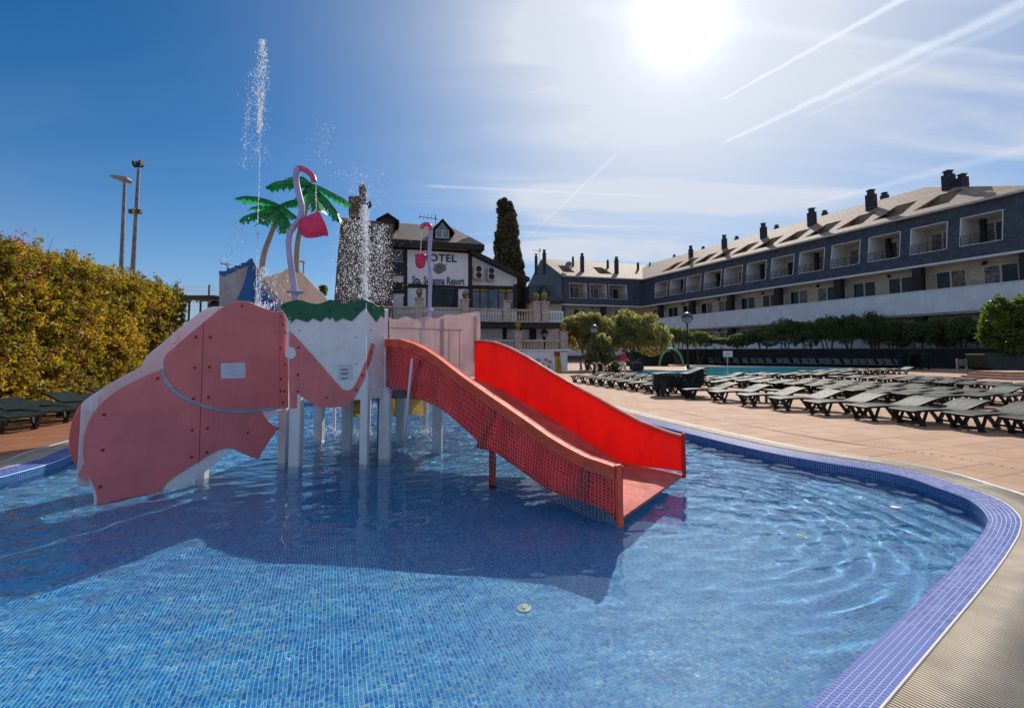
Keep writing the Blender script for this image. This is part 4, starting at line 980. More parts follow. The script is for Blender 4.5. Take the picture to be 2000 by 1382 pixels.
# ================================================================== THE OLD HOUSE WITH THE SIGN
HD = Vector((1, .27)).normalized()
Hp = P(770, 600, 41).xy
class Frame(Plane):
    def __init__(s, p, d): Plane.__init__(s, p, Vector(p) + Vector(d)); s.f = s.facing(); s.nn = s.n3() * s.f; s.dd = s.d.to_3d()
    def uz(s, x, y, off=0.): v = s.pix(x, y, off * s.f); return s.u(v), v.z
    def W(s, u, off, z): return Vector((s.p.x + s.d.x * u, s.p.y + s.d.y * u, z)) + s.nn * off
    def block(s, mb, u0, u1, z0, z1, o0, o1): return mb.obox(s.W(u0, o0, z0), s.dd * (u1 - u0), s.nn * (o1 - o0), (0, 0, z1 - z0))
    def pblock(s, mb, x0, y0, x1, y1, o0, o1):       # block whose front face covers a pixel rectangle
        (u0, za), (u1, zb) = s.uz((x0 + 0), y0, o1), s.uz(x1, y1, o1); um = (s.uz(x0, y1, o1)[0] + u0) / 2
        return s.block(mb, um, u1, min(za, zb), max(za, zb), o0, o1)
    def ppoly(s, mb, pts, o0, o1): 
        w = [s.pix(x, y, o1 * s.f) for x, y in pts]; return mb.poly(w, s.nn * (o0 - o1))
HF = Frame(Hp, HD)
H = thing('sign_house', 'white half timbered house with brown roof, stone end tower and a big hotel sign', 'house', (Hp.x, Hp.y, 0))
Z4 = lambda *a: z4([a])[0]
def hb(name, m_, *rects, bevel=0):
    mb = MB()
    for (x0, y0, x1, y1, o0, o1) in rects: HF.pblock(mb, *Z4(x0, y0), *Z4(x1, y1), o0, o1)
    return mb.build(name, m_, H)
def hp(name, m_, pts, o0, o1): mb = MB(); HF.ppoly(mb, z4(pts), o0, o1); return mb.build(name, m_, H)
hp('wall', M['render'], [(440, 470), (985, 528), (985, 1500), (440, 1500)], -7, 0)
hp('wall', M['render'], [(985, 530), (1310, 690), (1310, 1500), (985, 1500)], -7, .0)
hp('cream_band', M['cream'], [(440, 472), (972, 505), (972, 532), (440, 498)], -.1, .05)
hp('beam', M['beam'], [(440, 498), (978, 532), (978, 556), (440, 520)], 0, .12)
hp('beam', M['beam'], [(440, 755), (1310, 775), (1310, 800), (440, 783)], 0, .12)
hp('beam', M['beam'], [(975, 508), (999, 510), (1001, 940), (975, 940)], 0, .16)
hp('beam', M['beam'], [(526, 520), (551, 522), (551, 930), (526, 930)], 0, .14)
hp('beam', M['beam'], [(684, 775), (724, 778), (724, 930), (684, 930)], 0, .14)
hp('beam', M['beam'], [(880, 785), (903, 785), (903, 930), (880, 930)], 0, .14)
hp('beam', M['beam'], [(1290, 760), (1312, 760), (1312, 930), (1290, 930)], 0, .14)
hp('beam', M['beam'], [(440, 692), (552, 692), (552, 700), (440, 700)], 0, .1); hp('beam', M['beam'], [(440, 748), (552, 748), (552, 825), (440, 825)], 0, .1)
# sloping verge over the right-hand part
hp('verge', M['beam'], [(990, 515), (1400, 715), (1400, 740), (1310, 700), (990, 545)], -7.3, .9)
# main roof in real depth
e0 = HF.pix(*Z4(425, 440), HF.f * 1.2); e1 = HF.pix(*Z4(1086, 492), HF.f * 1.2)
zr = HF.pix(*Z4(480, 338), -HF.f * 3.6).z
u0, u1 = HF.u(e0), HF.u(e1); ze = (e0.z + e1.z) / 2
urL = HF.uz(*Z4(250, 320), -3.6)[0]; urR = HF.uz(*Z4(852, 378), -3.6)[0]
A_, B_2, C_2, D_ = HF.W(urL, 1.2, ze), HF.W(u1, 1.2, ze), HF.W(urR, -3.6, zr), HF.W(urL, -3.6, zr)
mb = MB(); mb.add([A_, B_2, C_2, D_], [(0, 1, 2, 3)]); E_ = HF.W(u1, -8.4, ze); F_ = HF.W(urL, -8.4, ze)
mb.add([B_2, E_, C_2], [(0, 1, 2)]); mb.add([E_, F_, D_, C_2], [(0, 1, 2, 3)]); mb.build('roof', M['houseroof'], H)
mb = MB(); HF.block(mb, urL, u1, ze - .5, ze - .01, .9, 1.2); HF.block(mb, u1 - .3, u1, ze - .5, ze - .01, -8.4, .9); mb.build('eaves_board', M['beam'], H)
mb = MB(); HF.block(mb, urL, u1 - .3, ze - .3, ze - .24, -7, .9); mb.build('soffit', M['beam'], H)
def dormer(px, py_apex, hw, py_base, off, win=True):
    a = HF.pix(*Z4(px, py_apex), HF.f * off); s_ = .001
    wL = HF.uz(*Z4(px - hw, py_base), off); wR = HF.uz(*Z4(px + hw, py_base), off); ua = HF.u(a)
    o = MB(); body = [HF.W(wL[0], off - .15, wL[1] - .0), HF.W(wR[0], off - .15, wL[1]), HF.W(wR[0], off - .15, wL[1] + .9), HF.W(ua, off - .15, a.z - .25), HF.W(wL[0], off - .15, wL[1] + .9)]
    o.poly(body, -HF.nn * 4); d = o.build('dormer', M['beam'], H)
    rf = MB()
    for sgn in (-1, 1):
        e = (wR if sgn > 0 else wL)[0] + sgn * .35
        rf.obox(HF.W(ua, off + .1, a.z), HF.W(e, off + .1, wL[1] + .75) - HF.W(ua, off + .1, a.z), -HF.nn * 4.2, (0, 0, -.14))
    rf.build('dormer_roof', M['beam'], d)
    if win:
        k = (a.z - wL[1]); w = (wR[0] - wL[0]) / 2 * .82; b0 = wL[1] + .15
        fr = MB(); HF.block(fr, ua - w, ua + w, b0, b0 + k * .42, off - .14, off - .08); fr.build('dormer_frame', M['frame'], d)
        gl = MB()
        for q in (-1, 0): HF.block(gl, ua + q * w + .07, ua + (q + 1) * w - .07, b0 + .08, b0 + k * .42 - .06, off - .08, off - .06)
        gl.poly([HF.W(ua - w * .8, off - .1, b0 + k * .45), HF.W(ua + w * .8, off - .1, b0 + k * .45), HF.W(ua, off - .1, b0 + k * .78)], HF.nn * .04)
        gl.build('dormer_pane', mat('pale_blue_pane', (.16, .24, .30), .1) if not M.get('paneb') else M['paneb'], d)
dormer(795, 308, 56, 450, .9); dormer(415, 268, 52, 372, .9, False)
# brown stone end with chimneys
hp('stone_gable', M['rubble'], [(92, 302), (350, 325), (452, 350), (452, 1500), (-10, 1500), (45, 870), (62, 640)], -6, .9)
hp('stone_shaft', M['rubble'], [(160, 300), (240, 300), (262, 240), (262, 195), (255, 150), (145, 152), (145, 280), (160, 290)], -1.6, 1.0)
hp('chimney', M['rubble'], [(222, 160), (262, 160), (262, 120), (268, 112), (262, 85), (255, 72), (230, 70), (216, 85), (214, 112), (222, 120)], -1.0, .2)
hp('lantern_bracket', M['darkmetal'], [(262, 205), (285, 195), (292, 182), (300, 195), (304, 215), (292, 235), (275, 228), (262, 235)], .3, .6)
# sign board, letters and emblem
hp('sign_board', mat('sign_board_white', (.80, .80, .82), .6, vary=.03), [(552, 522), (972, 550), (972, 774), (552, 756)], .1, .2)
def letters(txt, x0, y0, x1, y1, m_, off, bold, name='sign_lettering', shear=0, space=1.0):
    """text set on the board so that it spans the pixel box (x0,y0)-(x1,y1), baseline y1"""
    cu = bpy.data.curves.new('t', 'FONT'); cu.body = txt; cu.size = 1; cu.offset = bold; cu.extrude = .02; cu.shear = shear; cu.space_character = space; cu.resolution_u = 2
    tmp = bpy.data.objects.new('t', cu); COL.objects.link(tmp); bpy.context.view_layer.update()
    me = bpy.data.meshes.new_from_object(tmp.evaluated_get(bpy.context.evaluated_depsgraph_get())); bpy.data.objects.remove(tmp)
    co_ = np.zeros(len(me.vertices) * 3); me.vertices.foreach_get('co', co_); co_ = co_.reshape(-1, 3)
    mn, mx_ = co_.min(0), co_.max(0)
    (ua, za), (ub, zb) = HF.uz(*Z4(x0, y0), off), HF.uz(*Z4(x1, y1), off)
    zb0 = HF.uz(*Z4(x0, y1), off)[1]
    out = []
    for v in co_:
        fx, fy = (v[0] - mn[0]) / (mx_[0] - mn[0]), (v[1] - mn[1]) / (mx_[1] - mn[1])
        out.append(HF.W(ua + (ub - ua) * fx, off + (v[2] + .02) , zb0 + (zb - zb0) * fx * .3 + (za - zb0) * fy))
    me.vertices.foreach_set('co', np.array(out).ravel()); me.update()
    return link(name, me, m_, H)
M['navy'] = mat('navy_lettering', (.012, .02, .09), .5)
letters('HOTEL', 648, 548, 893, 602, M['navy'], .21, .022, space=1.08)
letters('Sta. Susanna Resort', 585, 704, 946, 758, M['navy'], .21, .018, space=.98)
# heraldic emblem: shield with mantling
hp('emblem_mantling', mat('grey_emblem', (.22, .22, .26), .6), [(735, 618), (752, 626), (768, 614), (790, 614), (806, 626), (822, 618), (816, 640), (824, 656), (810, 672), (790, 684), (768, 692), (748, 684), (734, 670), (726, 654), (738, 640)], .2, .23)
hp('emblem_shield', mat('brown_shield', (.20, .13, .12), .6), [(748, 630), (798, 633), (798, 660), (790, 674), (772, 684), (755, 673), (748, 658)], .23, .25)
# air conditioning units
for (x0, y0, x1, y1) in [(1014, 630, 1078, 724), (1108, 645, 1160, 730)]:
    mb = MB(); HF.pblock(mb, *Z4(x0, y0), *Z4(x1, y1), .1, .75); ac = mb.build('air_conditioner', mat('ivory_casing', (.58, .55, .50), .5), H, bevel=.02)
    for yy in (.27, .73):
        c = HF.pix(*Z4(x0 + (x1 - x0) * .5, y0 + (y1 - y0) * yy), HF.f * .755); mb = MB(); mb.lathe(c, [(.28, 0), (.28, .02), (.1, .03), (.09, .01), (0, .01)], 20, ax=HF.nn); mb.build('fan', M['darkmetal'], ac)
        mb = MB(); mb.lathe(c, [(.30, 0), (.30, .03), (.275, .03)], 20, ax=HF.nn); mb.build('fan_ring', M['frame'], ac)
    hb('bracket', M['frame'], (x0, y1 + 2, x1, y1 + 8, .1, .8))
# glazed openings
def glazed(x0, y0, x1, y1, n, top=None, m_=None):
    mb = MB(); HF.pblock(mb, *Z4(x0, y0), *Z4(x1, y1), -.05, .06); w = mb.build('window_frame', M['beam'], H)
    for i in range(n):
        a, b = x0 + (x1 - x0) * i / n + 4, x0 + (x1 - x0) * (i + 1) / n - 4
        yt = y0 + 5
        if top: mb = MB(); HF.pblock(mb, *Z4(a, yt), *Z4(b, yt + top), .06, .08); mb.build('amber_pane', M['amber'], w); yt += top + 5
        mb = MB(); HF.pblock(mb, *Z4(a, yt), *Z4(b, y1 - 4), .06, .08); mb.build('pane', m_ or M['glass'], w)
M['bluepane'] = mat('blue_grey_pane', (.12, .15, .20), .15, vary=.3, vscale=.6)
glazed(1000, 772, 1108, 935, 2, 32, M['bluepane']); glazed(1112, 780, 1180, 935, 1, None, M['bluepane']); glazed(1182, 778, 1288, 935, 2, 32, M['bluepane'])
glazed(724, 790, 880, 935, 2); glazed(452, 530, 524, 602, 2, None, M['bluepane']); glazed(440, 605, 524, 690, 2)
hp('panel', M['render'], [(553, 784), (682, 787), (682, 930), (553, 930)], 0, .03)
# tv aerial
mb = MB(); a = HF.pix(*Z4(748, 320), 0); mb.tube([a - Vector((0, 0, 1.2)), a + Vector((0, 0, .5))], .03, 5); mb.tube([a + Vector((-1.6, 0, .35)), a + Vector((.3, 0, .1))], .03, 5)
for k in range(5): mb.tube([a + Vector((-1.5 + k * .35, 0, .05)), a + Vector((-1.4 + k * .35, 0, .6))], .02, 4)
mb.build('aerial', M['darkmetal'], H)
# upper and lower terraces with balusters and flower pots
def baluster_mesh(h, r):
    mb = MB(); mb.lathe((0, 0, 0), [(r * .9, 0), (r * .9, h * .08), (r * .5, h * .12), (r * 1.0, h * .38), (r * .45, h * .68), (r * .5, h * .9), (r * .9, h * .93), (r * .9, h)], 7); return mb.mesh('baluster')
def balustrade(par, x0, x1, yt0, yt1, off, hh, pillars, m_, nb, pots=()):
    """rail from px x0 to x1 (zoom coordinates); top of rail at yt0 / yt1"""
    (ua, za), (ub, zb) = HF.uz(*Z4(x0, yt0), off), HF.uz(*Z4(x1, yt1), off); z = (za + zb) / 2
    bl = MB(); HF.block(bl, ua, ub, z - .16, z, off - .3, off); rail = bl.build('balustrade_rail', m_, par)
    bl = MB(); HF.block(bl, ua, ub, z - hh - .12, z - hh, off - .32, off + .02); bl.build('balustrade_base', m_, par)
    me = baluster_mesh(hh - .17, .095); me.materials.append(m_)
    for i in range(nb):
        o = bpy.data.objects.new('baluster', me); COL.objects.link(o); o.parent = rail
        p = HF.W(ua + (ub - ua) * (i + .5) / nb, off - .15, z - hh + .005); o.location = basis_of(rail).inverted() @ p
    for k, x in enumerate(pillars):
        u = HF.uz(*Z4(x, yt0 + (yt1 - yt0) * (x - x0) / (x1 - x0)), off)[0]
        mb = MB(); HF.block(mb, u - .32, u + .32, z - hh - .1, z + .62, off - .5, off + .06); pl_ = mb.build('pillar', M['stonebal'], par, bevel=.02)
        mb = MB(); HF.block(mb, u - .40, u + .40, z + .622, z + .74, off - .58, off + .14); mb.build('pillar_cap', m_, pl_)
        if k in pots: pot(HF.W(u, off - .22, z + .742), k)
    return z
M['potleaf'] = leaf_mat('pot_plant_leaf', [(0, (.05, .12, .02)), (1, (.16, .22, .04))])
POTS = [0]
pot_lab = ['over the left doors of the white house', 'just left of the air conditioners', 'under the amber windows', 'near the right end of the upper terrace', 'on the last pillar of the upper terrace', 'on the lower terrace pillar', 'on the corner pillar of the lower terrace']
def leaves(c, rad, n, size, seed, flat=0.0, shell=.35):
    """leaf quads scattered through an ellipsoid volume"""
    r = np.random.default_rng(seed); d = r.normal(size=(n, 3)); d /= np.linalg.norm(d, axis=1)[:, None]
    q = (shell + (1 - shell) * r.random(n) ** .5)[:, None]; p = np.array(c) + d * q * np.array(rad)
    a = r.normal(size=(n, 3)); a /= np.linalg.norm(a, axis=1)[:, None]; b = np.cross(a, r.normal(size=(n, 3))); b /= np.linalg.norm(b, axis=1)[:, None]
    s = size * r.uniform(.6, 1.35, n)[:, None]
    return np.stack([p - a * s, p - b * s * .42, p + a * s, p + b * s * .42], 1)
def leaf_object(name, V, m_, parent=None):
    V = np.concatenate(V, 0) if isinstance(V, list) else V
    return link(name, npmesh(name, V.reshape(-1, 3), np.arange(len(V) * 4).reshape(-1, 4)), m_, parent)
def pot(p, k):
    i = POTS[0]; POTS[0] += 1
    t_ = thing('flower_pot', 'terracotta pot with a small green plant ' + pot_lab[i], 'plant pot', tuple(p), group='pots on the balustrades')
    mb = MB(); mb.lathe(p, [(.14, 0), (.22, .36), (.26, .36), (.26, .44), (.2, .44), (.18, .4), (0, .4)], 14); mb.build('pot', M['terra'], t_)
    leaf_object('plant', leaves((p.x, p.y, p.z + .55), (.28, .28, .24), 70, .09, i), M['potleaf'], t_)
terr = thing('house_terrace', 'two level terrace with stone balustrades along the front of the white house', 'terrace', tuple(HF.W(0, 3, 0)))
def tb(name, m_, *rects):
    mb = MB()
    for (x0, y0, x1, y1, o0, o1) in rects: HF.pblock(mb, *Z4(x0, y0), *Z4(x1, y1), o0, o1)
    return mb.build(name, m_, terr)
balustrade(terr, 300, 1520, 908, 938, 3.4, 1.05, [635, 952, 1240, 1448, 1505], M['stonebal'], 62, (0, 1, 2, 3, 4))
balustrade(terr, 1000, 1650, 1140, 1148, 5.2, .98, [1320, 1636], M['stonebal'], 30, (0, 1))
mb = MB(); ua, ub = HF.uz(*Z4(300, 1015), 3.4)[0], HF.uz(*Z4(1640, 1015), 3.4)[0]; zt = HF.uz(*Z4(1000, 1012), 3.4)[1]
HF.block(mb, ua, ub, zt - .5, zt - .05, 0.17, 3.3); mb.build('terrace_slab', M['beam'], terr)
mb = MB(); HF.block(mb, ua, ub, zt - .56, zt - .25, 3.305, 3.5); mb.build('terrace_fascia', M['beam'], terr)
tb('white_railing', M['parapet'], (1524, 946, 1632, 1022, 3.1, 3.25))
for k in range(9): tb('railing_slot', M['beam'], (1532 + k * 11, 956, 1536 + k * 11, 1012, 3.25, 3.26))
# undercroft: columns, windows, white panels
hb('undercroft_wall', M['render'], (440, 1062, 1640, 1140, -.1, .17)); 
for xa, xb in ((1214, 1240), (1302, 1345), (1398, 1445), (1490, 1510)): hb('beam', M['beam'], (xa, 1050, xb, 1145, .17, .3))
glazed(1242, 1072, 1300, 1140, 2, None, M['bluepane']); glazed(1347, 1072, 1396, 1140, 2)
for o in bpy.data.objects[-1:]: pass
ua, ub = HF.uz(*Z4(1000, 1225), 5.2)[0], HF.uz(*Z4(1658, 1225), 5.2)[0]; zl = HF.uz(*Z4(1500, 1222), 5.2)[1]
mb = MB(); HF.block(mb, ua, ub, -.1, zl, .2, 5.25); mb.build('lower_wall', M['render'], terr)
mb = MB(); HF.block(mb, ua, ub + .1, zl + .003, zl + .12, .2, 5.4); mb.build('wall_coping', M['parapet'], terr)
tb('poster', mat('faded_poster', (.30, .28, .40), .6), (1440, 1278, 1472, 1300, 5.25, 5.28))
# yellow figure board and life ring on the white wall
pb = HF.pix(*Z4(1596, 1370), HF.f * 5.3); fb = thing('figure_board', 'yellow board with a black dancing figure and dark red top on the white wall', 'board', tuple(pb))
mb = MB(); HF.ppoly(mb, z4([(1574, 1236), (1608, 1234), (1622, 1372), (1582, 1374)]), 5.27, 5.33); mb.build('panel', M['yellow'], fb)
mb = MB(); HF.ppoly(mb, z4([(1570, 1230), (1608, 1228), (1610, 1258), (1600, 1262), (1590, 1256), (1573, 1262)]), 5.331, 5.36); mb.build('top_panel', mat('dark_red_paint', (.28, .03, .02), .5), fb)
fig = MB()
for a, b in [((1592, 1275), (1598, 1310)), ((1598, 1310), (1590, 1350)), ((1598, 1310), (1614, 1340)), ((1595, 1285), (1578, 1300)), ((1595, 1285), (1612, 1296)), ((1590, 1350), (1596, 1360)), ((1592, 1268), (1593, 1278)), ((1578, 1300), (1580, 1318))]:
    pa, pb_ = HF.pix(*Z4(*a), HF.f * 5.335), HF.pix(*Z4(*b), HF.f * 5.335); fig.bar(pa, pb_, .02, .075, HF.nn)
fig.build('figure', M['ink'], fb)
c = HF.pix(*Z4(1518, 1308), HF.f * 5.32); lr = thing('life_ring', 'orange and white life ring hanging on the low white wall', 'life ring', tuple(c))
n = 32
for q in range(8):
    pts = [c + (HF.dd * math.cos(a) + Vector((0, 0, 1)) * math.sin(a)) * .34 for a in np.linspace(q * PI / 4, (q + 1) * PI / 4, 6)]
    mb = MB(); mb.tube(pts, .085, 8); mb.build('ring_segment', mat('orange_float', (.70, .10, .04), .5) if q % 2 == 0 else M['parapet'], lr)
# lower annexe between house and wing with its own dormer
AN = thing('slate_annexe', 'low slate roofed annexe with a small pointed dormer behind the terrace', 'annexe', tuple(HF.W(16, -3, 0)))
def an(name, m_, pts, o0, o1): mb = MB(); HF.ppoly(mb, z4(pts), o0, o1); return mb.build(name, m_, AN)
an('roof', M['slate2'], [(1395, 770), (1480, 765), (1560, 770), (1620, 870), (1620, 885), (1395, 885)], -9, -3)
an('wall', M['cream'], [(1395, 885), (1620, 885), (1620, 1500), (1395, 1500)], -9, -3.3)
an('eaves_board', M['beam'], [(1395, 872), (1635, 876), (1635, 892), (1395, 888)], -3.3, -2.6)
d_ = an('dormer', M['beam'], [(1466, 842), (1466, 815), (1500, 768), (1536, 818), (1536, 842)], -5, -2.5)
mb = MB(); HF.ppoly(mb, z4([(1480, 838), (1480, 822), (1500, 790), (1520, 822), (1520, 838)]), -2.5, -2.45); mb.build('pane', M['bluepane'], d_)
# cypress clothed in ivy behind the house
def crown_cols(name, label, cat, base, blobs, n, size, m_, trunkpts=None, seed=1, trunk_r=.15, group=None, limbs=0):
    t_ = thing(name, label, cat, tuple(base), group=group); V = []
    for i, (c_, rad, w) in enumerate(blobs): V.append(leaves(c_, rad, int(n * w), size, seed * 31 + i))
    leaf_object('crown', V, m_, t_)
    if trunkpts: mb = MB(); mb.tube(trunkpts, [trunk_r * (1 - .5 * i / len(trunkpts)) for i in range(len(trunkpts))], 8); tk = mb.build('trunk', M['trunk'], t_)
    if limbs:
        r = random.Random(seed); top = Vector(trunkpts[-1]) if trunkpts else Vector(base)
        for i in range(limbs):
            c_ = Vector(blobs[r.randrange(len(blobs))][0]); mid = top.lerp(c_, .5) + Vector((r.uniform(-.3, .3), r.uniform(-.3, .3), r.uniform(-.1, .3)))
            mb = MB(); mb.tube([top - Vector((0, 0, .2)), mid, c_], [trunk_r * .5, trunk_r * .3, trunk_r * .12], 6); mb.build('limb', M['trunk'], t_)
    return t_
M['ivy'] = leaf_mat('ivy_leaf', [(0, (.045, .045, .022)), (.5, (.095, .085, .042)), (1, (.17, .14, .07))], .5, .25)
cy_ = 50.; blobs = []; r = random.Random(4)
outl = [(402, 978, 992), (430, 972, 1005), (470, 968, 1012), (510, 965, 1021), (550, 966, 1026), (590, 975, 1028), (630, 985, 1022)]
for i in range(len(outl) - 1):
    for k in range(3):
        f_ = k / 3; y = outl[i][0] + (outl[i + 1][0] - outl[i][0]) * f_; a = outl[i][1] + (outl[i + 1][1] - outl[i][1]) * f_; b = outl[i][2] + (outl[i + 1][2] - outl[i][2]) * f_
        pa, pb_ = P(a, y, cy_), P(b, y, cy_); c_ = (pa + pb_) / 2; rx = (pb_ - pa).length / 2
        blobs.append(((c_.x, c_.y, c_.z), (rx, rx * .9, .9), 1.0))
        for q in range(3): 
            s_ = r.choice((-1, 1)); blobs.append(((c_.x + s_ * rx * .72, c_.y - r.uniform(-.4, .8), c_.z + r.uniform(-.5, .5)), (.5, .5, .55), .28))
b0_ = P(1000, 690, cy_); crown_cols('cypress', 'tall narrow ivy clad cypress rising behind the white house', 'tree', (b0_.x, b0_.y, 0), blobs, 1500, .22, M['ivy'], [(b0_.x, b0_.y, 0), (b0_.x, b0_.y, 8)], 2, .35)

# ================================================================== THE LONG WING AND THE FAR WING
LW0 = Vector((49.7, 44.8))
RW = Frame(LW0, WD)                                  # u grows away from the camera along the wing
def su(x, y=688, off=0.): return RW.uz(x, y, off)[0]
uC = None
corner_px = 1256
FW0 = None
uC = su(corner_px)
cor = RW.W(uC, 0, 0).xy
FWg = Frame(cor, -Vector((1, .27)).normalized())     # u grows to the left from the inner corner
Z_EAVE, Z_MB, Z_BT, Z_BB = 17.7, 11.65, 8.6, 6.05
LEAN = .95
def facade(fr, par, U0, U1, opens, zo0, zo1, slate, brick, roofm, roof_d=8.6, roof_h=5.2, skylights=(), ext0=0, ext1=0, hip=None):
    """mansard floor with deep balcony openings, leaning back towards the eaves"""
    def mw(u, z): f_ = (z - Z_MB) / (Z_EAVE - Z_MB); return fr.W(u, -LEAN * f_, z)
    V0, V1 = U0, U1; U0 -= min(ext0, 1.2); U1 += min(ext1, 1.2)
    mb = MB(); T = -fr.nn * .3
    def slab(pts): mb.poly([mw(u, z) for u, z in pts], T)
    slab([(U0, Z_MB), (U1, Z_MB), (U1, zo0), (U0, zo0)]); slab([(U0, zo1), (U1, zo1), (U1, Z_EAVE), (U0, Z_EAVE)])
    e = sorted(opens); edges = [U0] + [v for o in e for v in o] + [U1]
    for a, b in zip(edges[::2], edges[1::2]):
        if b - a > .05: slab([(a, zo0 + .002), (b, zo0 + .002), (b, zo1 - .002), (a, zo1 - .002)])
    mb.build('mansard_wall', slate, par)
    for k, (a, b) in enumerate(e):
        D = 2.2
        bx = MB(); 
        for u in (a, b - .06): bx.poly([mw(u, zo0), mw(u, zo1), fr.W(u, -D - LEAN, zo1), fr.W(u, -D - LEAN, zo0)], fr.dd * .06)
        bx.poly([mw(a, zo1 - .06), mw(b, zo1 - .06), fr.W(b, -D - LEAN, zo1 - .06), fr.W(a, -D - LEAN, zo1 - .06)], (0, 0, .055))
        lg = bx.build('loggia', M['reveal'], par)
        bw = MB(); fr.block(bw, a, b, zo0, zo1, -D - LEAN - .1, -D - LEAN); bw.build('loggia_back_wall', brick, lg)
        fm = MB()                                    # slim pale edging round the opening
        for (p, q) in (((a, zo0), (a, zo1)), ((b, zo0), (b, zo1)), ((a, zo1), (b, zo1)), ((a, zo0), (b, zo0))):
            fm.bar(mw(*p) + fr.nn * .02, mw(*q) + fr.nn * .02, .07, .08, fr.nn)
        fm.build('opening_trim', M['reveal'], lg)
        w0, w1 = a + (b - a) * .16, a + (b - a) * .80
        wf = MB(); fr.block(wf, w0, w1, zo0, zo0 + (zo1 - zo0) * .82, -D - LEAN, -D - LEAN + .10); wf = wf.build('window_frame', M['frame'], lg)
        for q in range(2):
            x0, x1 = w0 + (w1 - w0) * q / 2 + .08, w0 + (w1 - w0) * (q + 1) / 2 - .08
            g_ = MB(); fr.block(g_, x0, x1, zo0 + .1, zo0 + (zo1 - zo0) * .82 - .1, -D - LEAN + .10, -D - LEAN + .12); g_.build('pane', M['curtain'] if (k + q) % 3 else M['glass'], wf) if 0 else g_.build('pane', M['curtain'] if (k + q) % 3 else M['glass'], lg)
        rl = MB()
        for h in (.25, .55, .85, 1.1): rl.bar(mw(a + .07, zo0 + h) + fr.nn * .12, mw(b - .07, zo0 + h) + fr.nn * .12, .05, .05)
        for q in range(5): u = a + .1 + (b - a - .2) * q / 4; rl.bar(mw(u, zo0) + fr.nn * .12, mw(u, zo0 + 1.1) + fr.nn * .12, .04, .04)
        rl.build('railing', M['darkmetal'], lg)
        if k % 2 == 0: pr = MB(); fr.block(pr, b - 1.1, b - .7, zo0, zo1 - .1, -D - LEAN + .01, -D - LEAN + .55); pr.build('dark_screen', M['beam'], lg)
    # roof plane with sunken notches
    def rw(u, f_): return fr.W(u, -LEAN + .25 - (roof_d) * f_, Z_EAVE + .02 + roof_h * f_)
    U0, U1 = V0 - ext0, V1 + ext1
    mb = MB()
    f0, f1 = (.20, .62) if hip is None else (.15, .52)
    def rslab(pts):
        if hip is not None:
            pts = [tuple(p) for p in clip([np.array(p, float) for p in pts], np.array((U0, 0.)), np.array((1., -(hip - U0))))]
            if len(pts) < 3: return
        mb.poly([rw(*p) for p in pts], (0, 0, -.18))
    rslab([(U0, 0), (U1, 0), (U1, f0), (U0, f0)]); rslab([(U0, f1), (U1, f1), (U1 - 0, 1), (U0, 1)])
    sk = sorted(skylights); prev = U0
    for a, b in sk:
        if a > prev: rslab([(prev, f0 + .001), (a, f0 + .001), (a, f1 - .001), (prev, f1 - .001)])
        # a notch whose left cheek runs diagonally
        rslab([(b - (b - a) * .33, f1 - .0015), (b, f1 - .0015), (b, f0 + .0015), (b - .02, f0 + .0015)])
        prev = b
    rslab([(prev, f0 + .001), (U1, f0 + .001), (U1, f1 - .001), (prev, f1 - .001)])
    rf = mb.build('roof', roofm, par)
    for a, b in sk:
        n_ = MB(); n_.poly([rw(a, f1), rw(b, f1), rw(b, f1) - Vector((0, 0, 2.0)), rw(a, f1) - Vector((0, 0, 2.0))], -fr.nn * .1)
        n_.poly([rw(a, f0), rw(b, f0), rw(b, f0) - Vector((0, 0, .4)) - fr.nn * 4, rw(a, f0) - Vector((0, 0, .4)) - fr.nn * 4], (0, 0, -.1))
        n_.poly([rw(a, f0), rw(a, f1), rw(a, f1) - Vector((0, 0, 2.0)), rw(a, f0) - Vector((0, 0, .5))], fr.dd * .06)
        n_.build('roof_terrace', M['beam'] if 0 else mat('brown_notch_wall', (.16, .11, .08), .8) if 'notch' not in M else M['notch'], rf)
    # back slope, flat
    UH = U0 if hip is None else hip
    if hip is not None: mb = MB(); mb.poly([rw(U0, 0), rw(hip, 1), rw(U0, 0) - fr.nn * roof_d * 2], (0, 0, -.15)); mb.build('hip_roof', roofm, rf)
    mb = MB(); mb.poly([rw(UH, 1), rw(U1, 1), rw(U1, 1) - fr.nn * roof_d + Vector((0, 0, -roof_h)), rw(U0, 1) - fr.nn * roof_d + Vector((0, 0, -roof_h))], (0, 0, -.18)); mb.build('back_roof', roofm, rf)
    mb = MB(); mb.obox(rw(U0, -.02), fr.dd * (U1 - U0), fr.nn * .35, (0, 0, -.22)); mb.build('gutter', M['frame'], rf)
    return rw
M['notch'] = mat('brown_notch_wall', (.36, .25, .17), .8)
wing = thing('long_hotel_wing', 'long three storey hotel wing with slate mansard and recessed balconies on the right', 'hotel building', (LW0.x, LW0.y, 0))
far = thing('far_hotel_wing', 'shorter slate hotel wing closing the courtyard behind the olive trees', 'hotel building', (cor.x, cor.y, 0))
def opn(fr, a, b, y=470):
    u = sorted((fr.uz(a, y, -.4)[0], fr.uz(b, y, -.4)[0])); return tuple(u)
U_END = -1.6
raw = [(1876, 1960), (1778, 1850), (1695, 1757), (1622, 1678), (1559, 1608), (1504, 1548), (1456, 1494), (1412, 1447), (1373, 1406), (1338, 1366), (1306, 1333), (1277, 1301)]
ops = [opn(RW, a, b) for a, b in raw]
zo0 = RW.uz(1918, 474, 0)[1]; zo1 = RW.uz(1918, 418, -.7)[1]
print('slide', [(round(a.z, 2), round(b.z, 2)) for a, b in zip(bot_f, bot_n)])
print('openings', [tuple(round(v, 1) for v in o) for o in sorted(ops)], zo0, zo1, 'corner', uC)
